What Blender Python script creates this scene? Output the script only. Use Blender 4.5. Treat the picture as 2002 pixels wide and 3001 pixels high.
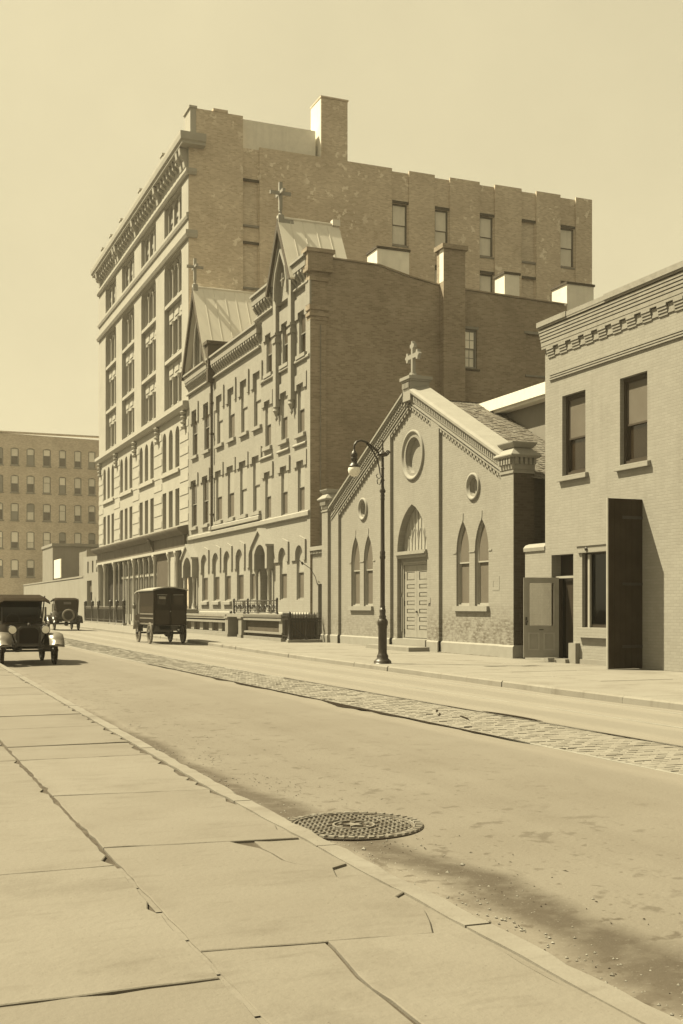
import bpy, math, random
from mathutils import Vector, Matrix
from mathutils.geometry import tessellate_polygon

for o in list(bpy.data.objects):
    bpy.data.objects.remove(o)
scn = bpy.context.scene
COL = scn.collection
R = random.Random(7)

# ------------------------------------------------------------------ camera
# world: X runs across the street (0 = camera, 17.2 = far building line), Y runs along it, Z up
THETA = math.radians(22.14)
cam_data = bpy.data.cameras.new('camera')
cam = bpy.data.objects.new('camera', cam_data)
COL.objects.link(cam)
cam.location = (0, 0, 1.5)
cam.rotation_euler = (math.radians(90), 0, -THETA)
cam_data.lens = 3370.0 / 3001.0 * 36.0
cam_data.sensor_width = 36.0
cam_data.shift_y = 277.5 / 3001.0
cam_data.clip_start = 0.1
cam_data.clip_end = 3000
scn.camera = cam

# ------------------------------------------------------------------ light
TO_SUN = Vector((-0.45, 0.37, 0.815)).normalized()
SUN_EL = math.asin(TO_SUN.z)
SUN_AZ = math.atan2(TO_SUN.x, TO_SUN.y)
SKY_GAIN = 0.62
world = bpy.data.worlds.new('World')
scn.world = world
world.use_nodes = True
wn, wl = world.node_tree.nodes, world.node_tree.links
wn.clear()
w_out = wn.new('ShaderNodeOutputWorld')
w_bg = wn.new('ShaderNodeBackground')
w_sky = wn.new('ShaderNodeTexSky')
w_sky.sky_type = 'NISHITA'
w_sky.sun_disc = False
w_sky.sun_elevation = SUN_EL
w_sky.sun_rotation = SUN_AZ
w_sky.air_density = 1.0
w_sky.dust_density = 3.0
w_sky.ozone_density = 1.0
w_bw = wn.new('ShaderNodeRGBToBW')
w_pow = wn.new('ShaderNodeMath'); w_pow.operation = 'POWER'; w_pow.inputs[1].default_value = 0.5
w_scl = wn.new('ShaderNodeMath'); w_scl.operation = 'MULTIPLY'; w_scl.inputs[1].default_value = SKY_GAIN
w_cap = wn.new('ShaderNodeMath'); w_cap.operation = 'SMOOTH_MIN'; w_cap.inputs[1].default_value = 1.0; w_cap.inputs[2].default_value = 0.25
w_mul = wn.new('ShaderNodeMix'); w_mul.data_type = 'RGBA'; w_mul.blend_type = 'MULTIPLY'
w_mul.inputs[0].default_value = 1.0
wl.new(w_sky.outputs[0], w_bw.inputs[0])
wl.new(w_bw.outputs[0], w_pow.inputs[0])
wl.new(w_pow.outputs[0], w_scl.inputs[0])
wl.new(w_scl.outputs[0], w_cap.inputs[0])          # the plate saturates: the low sky prints as even paper tone
w_tc = wn.new('ShaderNodeTexCoord'); w_nz = wn.new('ShaderNodeTexNoise'); w_nz.inputs['Scale'].default_value = 5.0; w_nz.inputs['Detail'].default_value = 8.0; w_nz.inputs['Roughness'].default_value = 0.65
wl.new(w_tc.outputs['Generated'], w_nz.inputs['Vector'])
w_mr = wn.new('ShaderNodeMapRange'); w_mr.inputs[1].default_value = 0.3; w_mr.inputs[2].default_value = 0.7; w_mr.inputs[3].default_value = 0.95; w_mr.inputs[4].default_value = 1.03
wl.new(w_nz.outputs['Fac'], w_mr.inputs[0])
w_mo = wn.new('ShaderNodeMath'); w_mo.operation = 'MULTIPLY'
wl.new(w_cap.outputs[0], w_mo.inputs[0]); wl.new(w_mr.outputs[0], w_mo.inputs[1])
wl.new(w_mo.outputs[0], w_mul.inputs[6])
w_mul.inputs[7].default_value = (2.72, 2.39, 1.49, 1)
wl.new(w_mul.outputs[2], w_bg.inputs[0])
w_bg.inputs[1].default_value = 0.1
wl.new(w_bg.outputs[0], w_out.inputs[0])

sun_data = bpy.data.lights.new('sun', 'SUN')
sun_data.energy = 4.2
sun_data.angle = math.radians(0.55)
sun_data.color = (1.0, 0.895, 0.60)
sun = bpy.data.objects.new('sun', sun_data)
COL.objects.link(sun)
sun.rotation_euler = (-TO_SUN).to_track_quat('-Z', 'Y').to_euler()
sun.location = (-10, 20, 60)

scn.view_settings.view_transform = 'Standard'
scn.view_settings.look = 'None'
scn.view_settings.gamma = 1.0
scn.view_settings.exposure = 1.5
scn.view_settings.use_curve_mapping = False
scn.render.engine = 'CYCLES'
scn.cycles.volume_bounces = 1
scn.cycles.max_bounces = 6

# ------------------------------------------------------------------ materials
def tint(v, tone=None):
    """print tone: the darker the tone the browner"""
    t = max(0.0, min(1.0, ((tone or v) - 0.02) / 0.5)) ** 0.55
    v *= 0.45
    return (v, v * (0.45 + 0.51 * t ** 0.45), v * (0.04 + 0.82 * t ** 0.5), 1)

MATS = {}
def M(name, v, rough=0.85, var=0.12, scale=2.0, bump=0.0, bscale=30.0, kind=None, stain=None, metal=0.0, spec=0.3, streak=0.0, tone=None, objvar=0.0):
    T = lambda q: tint(q, tone * q / v if tone else None)
    if name in MATS:
        return MATS[name]
    m = bpy.data.materials.new(name)
    MATS[name] = m
    m.use_nodes = True
    n, l = m.node_tree.nodes, m.node_tree.links
    b = n['Principled BSDF']
    b.inputs['Roughness'].default_value = rough
    b.inputs['Metallic'].default_value = metal
    b.inputs['Specular IOR Level'].default_value = spec
    geo = n.new('ShaderNodeNewGeometry')
    pos = geo.outputs['Position']
    def noise(sc, det=4, vec=pos, rg=0.55):
        t = n.new('ShaderNodeTexNoise'); t.inputs['Scale'].default_value = sc
        t.inputs['Detail'].default_value = det; t.inputs['Roughness'].default_value = rg
        l.new(vec, t.inputs['Vector']); return t.outputs['Fac']
    def math_(op, a, c, clamp=False):
        t = n.new('ShaderNodeMath'); t.operation = op; t.use_clamp = clamp
        for i, q in enumerate((a, c)):
            if isinstance(q, (int, float)): t.inputs[i].default_value = q
            else: l.new(q, t.inputs[i])
        return t.outputs[0]
    def mapr(x, a, c, d=0.0, e=1.0):
        t = n.new('ShaderNodeMapRange'); l.new(x, t.inputs[0])
        for i, q in enumerate((a, c, d, e)): t.inputs[i + 1].default_value = q
        return t.outputs[0]
    def mix(f, a, c):
        t = n.new('ShaderNodeMix'); t.data_type = 'RGBA'
        if isinstance(f, (int, float)): t.inputs[0].default_value = f
        else: l.new(f, t.inputs[0])
        for i, q in ((6, a), (7, c)):
            if isinstance(q, tuple): t.inputs[i].default_value = q
            else: l.new(q, t.inputs[i])
        return t.outputs[2]
    sep = n.new('ShaderNodeSeparateXYZ'); l.new(pos, sep.inputs[0])
    X, Y, Z = sep.outputs
    f = mapr(noise(scale, 5), 0.3, 0.7)
    col = mix(f, T(v * (1 - var)), T(v * (1 + var)))
    if objvar:
        oi = n.new('ShaderNodeObjectInfo')
        col = mix(math_('MULTIPLY', oi.outputs['Random'], objvar), col, T(v * 0.62))
    height = None
    if kind in ('brick', 'paintbrick'):
        cmb = n.new('ShaderNodeCombineXYZ')
        l.new(math_('ADD', X, Y), cmb.inputs[0]); l.new(Z, cmb.inputs[1])
        bt = n.new('ShaderNodeTexBrick')
        l.new(cmb.outputs[0], bt.inputs['Vector'])
        bt.inputs['Scale'].default_value = 1.0
        bt.inputs['Mortar Size'].default_value = 0.007
        bt.inputs['Mortar Smooth'].default_value = 0.3
        bt.inputs['Brick Width'].default_value = 0.215
        bt.inputs['Row Height'].default_value = 0.075
        if kind == 'brick':
            bt.inputs['Color1'].default_value = T(v * 0.70)
            bt.inputs['Color2'].default_value = T(v * 1.22)
            bt.inputs['Mortar'].default_value = T(v * 1.25)
            col = mix(0.62, col, bt.outputs['Color'])
        else:
            bt.inputs['Color1'].default_value = T(v * 0.86)
            bt.inputs['Color2'].default_value = T(v * 1.08)
            bt.inputs['Mortar'].default_value = T(v * 0.70)
            col = mix(0.40, col, bt.outputs['Color'])
        soot = mapr(noise(0.45, 6, pos, 0.6), 0.42, 0.72)
        col = mix(math_('MULTIPLY', soot, 0.38 if kind == 'brick' else 0.13), col, T(v * 0.5))
        height = math_('MULTIPLY', bt.outputs['Fac'], -1.0)
    if streak:
        cmb = n.new('ShaderNodeCombineXYZ')
        l.new(math_('MULTIPLY', math_('ADD', X, Y), 3.0), cmb.inputs[0]); l.new(math_('MULTIPLY', Z, 0.25), cmb.inputs[1])
        s = mapr(noise(1.0, 6, cmb.outputs[0]), 0.5, 0.72)
        col = mix(math_('MULTIPLY', s, streak), col, T(v * 0.55))
    if stain:
        col = stain(locals(), col)
    l.new(col, b.inputs['Base Color'])
    if bump or height is not None:
        bn = n.new('ShaderNodeBump')
        bn.inputs['Strength'].default_value = 0.5
        bn.inputs['Distance'].default_value = max(bump, 0.006)
        h = noise(bscale, 5)
        if height is not None:
            h = math_('ADD', math_('MULTIPLY', h, 0.5), height)
        l.new(h, bn.inputs['Height'])
        l.new(bn.outputs[0], b.inputs['Normal'])
    return m

def chapel_wear(e, col):          # paint worn off the lowest courses
    mapr, noise, mix, math_ = e['mapr'], e['noise'], e['mix'], e['math_']
    lowz = mapr(e['Z'], 1.65, 0.9)
    right = mapr(e['Y'], 40.0, 31.0, 0.45, 1.0)
    nz = mapr(noise(2.6, 6, e['pos'], 0.7), 0.34, 0.58)
    cz = e['n'].new('ShaderNodeCombineXYZ'); e['l'].new(math_('MULTIPLY', e['Y'], 5.0), cz.inputs[0]); e['l'].new(math_('MULTIPLY', e['Z'], 13.3), cz.inputs[1])
    fine = mapr(noise(1.0, 3, cz.outputs[0]), 0.36, 0.56)
    k = math_('MULTIPLY', math_('MULTIPLY', lowz, right), math_('MULTIPLY', nz, fine), True)
    return mix(math_('MULTIPLY', k, 0.95), col, tint(0.20))

def blotches(e, col):             # old whitewash splashes on the party wall
    mapr, noise, mix, math_ = e['mapr'], e['noise'], e['mix'], e['math_']
    big = mapr(noise(0.35, 2), 0.46, 0.58)
    sp = mapr(noise(2.3, 3), 0.60, 0.64)
    low = mapr(noise(0.9, 4), 0.45, 0.75)
    c = mix(math_('MULTIPLY', low, 0.30), col, tint(1.3, 0.25))
    return mix(math_('MULTIPLY', math_('MULTIPLY', sp, big), 0.7), c, tint(1.7, 0.4))

def splash(e, col):               # pale mortar smears on the school's flank
    mapr, noise, mix, math_ = e['mapr'], e['noise'], e['mix'], e['math_']
    cm = e['n'].new('ShaderNodeCombineXYZ')
    e['l'].new(math_('MULTIPLY', e['X'], 1.2), cm.inputs[0]); e['l'].new(math_('MULTIPLY', e['Z'], 5.0), cm.inputs[1])
    a = mapr(noise(1.1, 5, cm.outputs[0], 0.7), 0.52, 0.8)
    return mix(math_('MULTIPLY', a, 0.4), col, tint(1.0, 0.25))

def road_dirt(e, col):
    mapr, noise, mix, math_ = e['mapr'], e['noise'], e['mix'], e['math_']
    n, l = e['n'], e['l']
    X, Y = e['X'], e['Y']
    # wet dirt lying along the near gutter
    wob = math_('MULTIPLY', math_('SUBTRACT', noise(1.1, 4), 0.5), 0.55)
    shift = mapr(Y, 9.5, 6.0, 0.0, 0.34)
    d = math_('ABSOLUTE', math_('SUBTRACT', math_('ADD', X, wob), math_('ADD', shift, 2.93)), 0)
    wid = mapr(Y, 4.0, 22.0, 0.30, 0.22)
    band = mapr(math_('DIVIDE', d, wid), 1.0, 0.35)
    band = math_('MULTIPLY', band, mapr(noise(6.0, 5), 0.25, 0.5, 0.45, 1.0))
    col = mix(math_('MULTIPLY', band, 0.86), col, tint(0.10))
    # streaks and scuffs drawn out along the traffic
    cm = n.new('ShaderNodeCombineXYZ')
    l.new(math_('MULTIPLY', X, 7.0), cm.inputs[0]); l.new(math_('MULTIPLY', Y, 2.2), cm.inputs[1])
    st = mapr(noise(1.0, 5, cm.outputs[0], 0.6), 0.62, 0.74)
    near = mapr(X, 5.6, 3.2, 0.10, 1.0)
    col = mix(math_('MULTIPLY', math_('MULTIPLY', st, near), 0.62), col, tint(0.13))
    sp = mapr(noise(24.0, 2), 0.70, 0.76)
    col = mix(math_('MULTIPLY', sp, math_('MULTIPLY', near, 0.6)), col, tint(0.14))
    # dung and oil smudges, patched strips, wheel lines
    sm = mapr(noise(2.2, 6, e['pos'], 0.7), 0.60, 0.72)
    col = mix(math_('MULTIPLY', math_('MULTIPLY', sm, mapr(X, 6.5, 3.4, 0.12, 1.0)), 0.55), col, tint(0.13))
    cw = n.new('ShaderNodeCombineXYZ')
    l.new(math_('MULTIPLY', X, 2.6), cw.inputs[0]); l.new(math_('MULTIPLY', Y, 0.10), cw.inputs[1])
    wl_ = mapr(noise(1.0, 4, cw.outputs[0], 0.5), 0.45, 0.68)
    col = mix(math_('MULTIPLY', wl_, 0.22), col, tint(0.20))
    for sc_, lo_, hi_, st_ in ((5.0, 0.61, 0.68, 0.60), (11.0, 0.63, 0.69, 0.65)):
        bq = mapr(noise(sc_, 3), lo_, hi_)
        col = mix(math_('MULTIPLY', math_('MULTIPLY', bq, mapr(X, 7.0, 3.2, 0.12, 1.0)), st_), col, tint(0.12))
    gri = mapr(noise(70.0, 2), 0.60, 0.72)
    col = mix(math_('MULTIPLY', gri, 0.30), col, tint(0.15))
    lig = mapr(noise(48.0, 2), 0.64, 0.74)
    col = mix(math_('MULTIPLY', lig, 0.30), col, tint(0.5))
    # paler, sandier crown towards the far kerb
    pale = mapr(X, 5.5, 9.5)
    return mix(math_('MULTIPLY', pale, 0.6), col, tint(0.41))

def slab_dirt(e, col):
    mapr, noise, mix, math_ = e['mapr'], e['noise'], e['mix'], e['math_']
    n, l = e['n'], e['l']
    cm = n.new('ShaderNodeCombineXYZ')
    l.new(math_('MULTIPLY', e['X'], 2.0), cm.inputs[0]); l.new(math_('MULTIPLY', e['Y'], 7.0), cm.inputs[1])
    st = mapr(noise(1.0, 6, cm.outputs[0], 0.62), 0.56, 0.80)
    col = mix(math_('MULTIPLY', st, 0.55), col, tint(0.18))
    bl = mapr(noise(0.9, 6, e['pos'], 0.68), 0.52, 0.70)
    col = mix(math_('MULTIPLY', bl, 0.42), col, tint(0.17))
    pit = mapr(noise(55.0, 2), 0.66, 0.74)
    col = mix(math_('MULTIPLY', pit, 0.35), col, tint(0.15))
    sp = mapr(noise(26.0, 2), 0.73, 0.77)
    return mix(math_('MULTIPLY', sp, 0.7), col, tint(0.09))

m_chapel = M('painted_brick_chapel', 0.52, 0.8, 0.05, 1.2, 0.006, 40, 'paintbrick', chapel_wear, streak=0.16)
m_chapel_stone = M('painted_stone_chapel', 0.52, 0.75, 0.06, 3.0, 0.003, 25, streak=0.12)
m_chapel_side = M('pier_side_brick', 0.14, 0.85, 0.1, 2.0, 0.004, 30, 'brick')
m_school = M('painted_brick_school', 0.58, 0.8, 0.05, 0.9, 0.003, 40, 'paintbrick', streak=0.22)
m_school_trim = M('school_trim_stone', 0.57, 0.75, 0.06, 2.0, 0.003, 30, streak=0.15)
m_school_side = M('flank_brick', 0.55, 0.9, 0.2, 0.6, 0.006, 30, 'brick', splash, tone=0.17)
m_loft = M('loft_limestone', 0.7, 0.8, 0.07, 0.7, 0.004, 20, streak=0.12)
m_loft_trim = M('loft_trim', 0.74, 0.8, 0.06, 1.5, 0.004, 20, streak=0.12)
m_loft_side = M('party_wall_brick', 1.12, 0.9, 0.18, 0.5, 0.006, 30, 'brick', blotches, tone=0.22)
m_shop = M('shop_painted_brick', 0.54, 0.8, 0.06, 1.4, 0.004, 40, 'paintbrick', streak=0.24)
m_shop_trim = M('shop_cornice_brick', 0.50, 0.8, 0.10, 9.0, 0.006, 40, streak=0.35)
m_white = M('whitewash', 1.5, 0.8, 0.06, 3.0, 0.003, 20, streak=0.22)
m_tin = M('painted_tin_roof', 1.35, 0.55, 0.06, 0.7, 0.0, 20, streak=0.18)
m_wood = M('painted_door_wood', 0.52, 0.6, 0.08, 4.0, 0.002, 60, streak=0.12)
m_woodlight = M('pale_painted_wood', 0.62, 0.6, 0.08, 4.0, 0.002, 60)
m_wooddark = M('dark_painted_wood', 0.055, 0.6, 0.15, 5.0, 0.002, 60)
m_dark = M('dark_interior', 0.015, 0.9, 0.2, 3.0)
m_iron = M('black_iron', 0.030, 0.45, 0.2, 8.0, 0.002, 60, spec=0.5)
m_ironlamp = M('lamp_post_iron', 0.050, 0.42, 0.2, 6.0, 0.002, 60, spec=0.5)
m_globe = M('opal_globe', 1.6, 0.25, 0.02, 3.0, spec=0.5)
m_glass = M('window_glass', 0.05, 0.12, 0.3, 0.8, spec=0.6)
m_glassdim = M('dim_window_glass', 0.16, 0.3, 0.25, 0.8, spec=0.5)
m_blind = M('window_blind', 0.60, 0.7, 0.05, 2.0)
m_blinddim = M('grey_window_blind', 0.24, 0.6, 0.08, 2.0)
m_sash = M('window_sash_paint', 0.5, 0.6, 0.06, 4.0)
m_sashmid = M('brown_sash_paint', 0.26, 0.6, 0.1, 4.0)
m_sashdark = M('dark_sash_paint', 0.10, 0.6, 0.1, 4.0)
m_asphalt = M('worn_asphalt', 0.305, 0.9, 0.07, 0.8, 0.011, 28, stain=road_dirt)
m_flag = M('bluestone_flag', 0.345, 0.88, 0.06, 1.6, 0.010, 24, stain=slab_dirt, objvar=0.26)
m_flagfar = M('far_flagstone', 0.43, 0.88, 0.06, 1.2, 0.003, 50, stain=slab_dirt, objvar=0.15)
m_kerb = M('kerb_granite', 0.38, 0.85, 0.08, 4.0, 0.006, 40, stain=slab_dirt)
m_earth = M('packed_dirt', 0.028, 0.95, 0.3, 5.0, 0.01, 30, spec=0.02)
m_darkseam = M('dark_seam', 0.035, 0.8, 0.3, 8.0, spec=0.1)
m_sett = M('granite_sett', 0.4, 0.85, 0.07, 3.0, 0.004, 40)
m_rail = M('worn_rail_steel', 0.55, 0.35, 0.1, 5.0, spec=0.6)
m_castiron = M('cast_iron_cover', 0.08, 0.6, 0.2, 9.0, 0.002, 60)
m_castworn = M('cast_iron_worn', 0.34, 0.5, 0.3, 14.0, 0.002, 60)
m_vanblack = M('van_black_paint', 0.030, 0.5, 0.25, 2.0, spec=0.08)
m_vanbrown = M('van_dull_panel', 0.060, 0.6, 0.2, 3.0, spec=0.1)
m_canvas = M('pale_canvas', 0.55, 0.85, 0.06, 4.0)
m_topcloth = M('dark_hood_cloth', 0.05, 0.9, 0.2, 5.0, spec=0.05)
m_carpaint = M('car_dark_paint', 0.026, 0.3, 0.2, 3.0, spec=0.2)
m_fendersheen = M('sheen_fender_paint', 0.30, 0.35, 0.15, 3.0, spec=0.6)  # pale tone puts the sky's reflection into the fender colour
m_tyre = M('tyre_rubber', 0.030, 0.9, 0.2, 8.0, spec=0.1)
m_tyrepale = M('pale_tyre_rubber', 0.30, 0.9, 0.15, 8.0)
m_spoke = M('wheel_spoke_paint', 0.30, 0.6, 0.12, 6.0)
m_brass = M('brass', 0.5, 0.3, 0.1, 6.0, metal=0.7, spec=0.6)
m_shingle = M('weathered_shingle', 0.30, 0.9, 0.35, 4.0, 0.006, 25)
m_farbrick = M('tenement_brick', 1.12, 0.9, 0.08, 0.4, kind='brick', tone=0.25)
m_plaster = M('yard_wall_plaster', 0.48, 0.85, 0.08, 0.6, streak=0.15)
m_grey = M('grey_stucco', 0.42, 0.9, 0.08, 0.9, streak=0.15)
m_frieze = M('shop_frieze_paint', 0.2, 0.7, 0.22, 1.6, 0.01, 4)
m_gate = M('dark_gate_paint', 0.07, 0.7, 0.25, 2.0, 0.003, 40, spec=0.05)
m_stone = M('stoop_brownstone', 0.46, 0.85, 0.08, 2.5, 0.004, 30, streak=0.15)
m_stonedark = M('basement_brownstone', 0.15, 0.85, 0.12, 2.5, 0.004, 30)
m_paper = M('white_card', 1.8, 0.8, 0.02, 4.0)
m_gravel = M('pale_grit', 0.48, 0.9, 0.3, 12.0)
m_litter = M('dark_litter', 0.06, 0.9, 0.3, 12.0)
m_wire = M('pale_conduit', 0.42, 0.6, 0.2, 5.0)
def clear_glass():
    m = bpy.data.materials.new('clear_door_glass'); m.use_nodes = True
    n, l = m.node_tree.nodes, m.node_tree.links
    n.clear()
    o = n.new('ShaderNodeOutputMaterial'); t = n.new('ShaderNodeBsdfTransparent'); g = n.new('ShaderNodeBsdfGlossy')
    g.inputs['Roughness'].default_value = 0.03
    fr = n.new('ShaderNodeFresnel'); fr.inputs[0].default_value = 1.45
    mx = n.new('ShaderNodeMixShader')
    t.inputs[0].default_value = (0.74, 0.73, 0.71, 1)
    l.new(fr.outputs[0], mx.inputs[0]); l.new(t.outputs[0], mx.inputs[1]); l.new(g.outputs[0], mx.inputs[2])
    l.new(mx.outputs[0], o.inputs[0])
    return m
m_clear = clear_glass()

# ------------------------------------------------------------------ mesh helpers
def prp(o, label=None, cat=None, group=None, kind=None):
    if label: o['label'] = label
    if cat: o['category'] = cat
    if group: o['group'] = group
    if kind: o['kind'] = kind
    return o

def thing(name, loc, label, cat, group=None, rz=0.0):
    o = bpy.data.objects.new(name, None)
    COL.objects.link(o)
    o.empty_display_size = 0.3
    o.location = loc
    o.rotation_euler = (0, 0, rz)
    return prp(o, label, cat, group)

def link(name, mesh, parent=None, loc=(0, 0, 0), rz=0.0):
    o = bpy.data.objects.new(name, mesh)
    COL.objects.link(o)
    o.parent = parent
    o.location = loc
    if rz: o.rotation_euler = (0, 0, rz)
    return o

def copy_tree(o, parent=None):
    c = o.copy()
    COL.objects.link(c)
    c.parent = parent
    for ch in list(o.children):
        copy_tree(ch, c)
    return c

def outline(w, h, head='rect', rise=None, n=7):
    """closed (u,z) outline of an opening, base centre at 0,0"""
    a = w / 2
    p = [(-a, 0), (a, 0)]
    if head == 'rect':
        return p + [(a, h), (-a, h)]
    if head == 'seg':
        r = rise or w * 0.16
        rad = (a * a + r * r) / (2 * r)
        t0 = math.asin(a / rad)
        return p + [(rad * math.sin(t0 - 2 * t0 * i / n), h - rad + rad * math.cos(t0 - 2 * t0 * i / n)) for i in range(n + 1)]
    if head == 'round':
        return p + [(a * math.cos(math.pi * i / (2 * n)), h - a + a * math.sin(math.pi * i / (2 * n))) for i in range(2 * n + 1)]
    if head == 'point':
        r = rise or w
        rad = (r * r + a * a) / (2 * a)
        t1 = math.asin(min(1, r / rad))
        q = [(a - rad + rad * math.cos(t1 * i / n), h - r + rad * math.sin(t1 * i / n)) for i in range(n + 1)]
        return p + q + [(-x, z) for x, z in reversed(q[:-1])]

def circle(r, n=28):
    return [(r * math.cos(2 * math.pi * i / n), r * math.sin(2 * math.pi * i / n)) for i in range(n)]

def shift(poly, du, dz):
    return [(u + du, z + dz) for u, z in poly]

class MB:
    def __init__(s, org=(0, 0, 0)):
        s.v, s.f, s.o = [], [], org
    def add(s, vs, fs):
        b = len(s.v)
        s.v += [tuple(v) for v in vs]
        s.f += [tuple(i + b for i in f) for f in fs]
        return s
    def box(s, x0, x1, y0, y1, z0, z1):
        return s.add([(x0, y0, z0), (x1, y0, z0), (x1, y1, z0), (x0, y1, z0), (x0, y0, z1), (x1, y0, z1), (x1, y1, z1), (x0, y1, z1)],
                     [(3, 2, 1, 0), (4, 5, 6, 7), (0, 1, 5, 4), (1, 2, 6, 5), (2, 3, 7, 6), (3, 0, 4, 7)])
    def plate(s, axis, p0, p1, outer, holes=(), back=True):
        """flat sheet in the plane axis=p0 with holes, edges carried through to axis=p1"""
        loops = [list(outer)] + [list(h) for h in holes]
        def P(u, z, p):
            return (p, u, z) if axis == 'x' else ((u, p, z) if axis == 'y' else (u, z, p))
        flat = [q for lp in loops for q in lp]
        tris = tessellate_polygon([[Vector((u, z, 0)) for u, z in lp] for lp in loops])
        nn = len(flat)
        vs = [P(u, z, p0) for u, z in flat] + [P(u, z, p1) for u, z in flat]
        fs = [tuple(t) for t in tris]
        if back: fs += [tuple(i + nn for i in reversed(t)) for t in tris]
        k = 0
        for lp in loops:
            m = len(lp)
            for i in range(m):
                a, b = k + i, k + (i + 1) % m
                fs.append((a, b, b + nn, a + nn))
            k += m
        return s.add(vs, fs)
    def tube(s, pts, r, n=8, cap=True):
        pts = [Vector(p) for p in pts]
        m = len(pts)
        rr = r if isinstance(r, (list, tuple)) else [r] * m
        vs, fs = [], []
        up = None
        for i, p in enumerate(pts):
            d = (pts[min(i + 1, m - 1)] - pts[max(i - 1, 0)]).normalized()
            if up is None:
                up = Vector((0, 0, 1)) if abs(d.z) < 0.9 else Vector((1, 0, 0))
            a = d.cross(up).normalized(); b = a.cross(d).normalized(); up = b
            for k in range(n):
                t = 2 * math.pi * k / n
                vs.append(p + a * (rr[i] * math.cos(t)) + b * (rr[i] * math.sin(t)))
        for i in range(m - 1):
            for k in range(n):
                fs.append((i * n + k, i * n + (k + 1) % n, (i + 1) * n + (k + 1) % n, (i + 1) * n + k))
        if cap:
            fs.append(tuple(range(n))); fs.append(tuple((m - 1) * n + k for k in reversed(range(n))))
        return s.add(vs, fs)
    def lathe(s, c, prof, n=16, axis='z'):
        vs, fs = [], []
        for r, z in prof:
            for k in range(n):
                t = 2 * math.pi * k / n
                q = (r * math.cos(t), r * math.sin(t), z)
                if axis == 'x': q = (q[2], q[0], q[1])
                if axis == 'y': q = (q[0], q[2], q[1])
                vs.append((c[0] + q[0], c[1] + q[1], c[2] + q[2]))
        m = len(prof)
        for i in range(m - 1):
            for k in range(n):
                fs.append((i * n + k, i * n + (k + 1) % n, (i + 1) * n + (k + 1) % n, (i + 1) * n + k))
        fs.append(tuple(range(n))); fs.append(tuple((m - 1) * n + k for k in range(n)))
        return s.add(vs, fs)
    def sweep(s, path, prof, closed=False):
        """profile (d,z) swept along a ground path (x,y); d is measured to the path's right"""
        pts = [Vector((p[0], p[1])) for p in path]
        m, k = len(pts), len(prof)
        vs, fs = [], []
        for i in range(m):
            d0 = (pts[i] - pts[i - 1]).normalized() if i > 0 else (pts[1] - pts[0]).normalized()
            d1 = (pts[i + 1] - pts[i]).normalized() if i < m - 1 else d0
            n0, n1 = Vector((d0.y, -d0.x)), Vector((d1.y, -d1.x))
            nn = (n0 + n1).normalized(); nn = nn / max(0.3, nn.dot(n0))
            for d, z in prof:
                vs.append((pts[i].x + nn.x * d, pts[i].y + nn.y * d, z))
        for i in range(m - 1):
            for j in range(k):
                a, b = i * k + j, i * k + (j + 1) % k
                fs.append((a, b, b + k, a + k))
        fs.append(tuple(range(k))); fs.append(tuple((m - 1) * k + j for j in reversed(range(k))))
        return s.add(vs, fs)
    def mesh(s, name, mat, smooth=False):
        me = bpy.data.meshes.new(name)
        ox, oy, oz = s.o
        me.from_pydata([(x - ox, y - oy, z - oz) for x, y, z in s.v], [], s.f)
        for mm in (mat if isinstance(mat, (list, tuple)) else [mat]): me.materials.append(mm)
        if smooth:
            for p in me.polygons: p.use_smooth = True
        me.update()
        return me
    def build(s, name, mat, parent=None, smooth=False):
        return link(name, s.mesh(name, mat, smooth), parent)

CACHE = {}
def cached(key, fn):
    if key not in CACHE: CACHE[key] = fn()
    return CACHE[key]
def piece(name, key, fn, mat, parent, loc, rz=0.0):
    """small repeated piece with shared mesh data; fn(mb) adds its shape round 0,0,0"""
    def mk():
        mb = MB(); fn(mb); return mb.mesh(name, mat)
    return link(name, cached((name,) + tuple(key), mk), parent, loc, rz)

RZX = -math.pi / 2       # turns local (u right, y inward) onto a wall that faces the street (-X)

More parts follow.
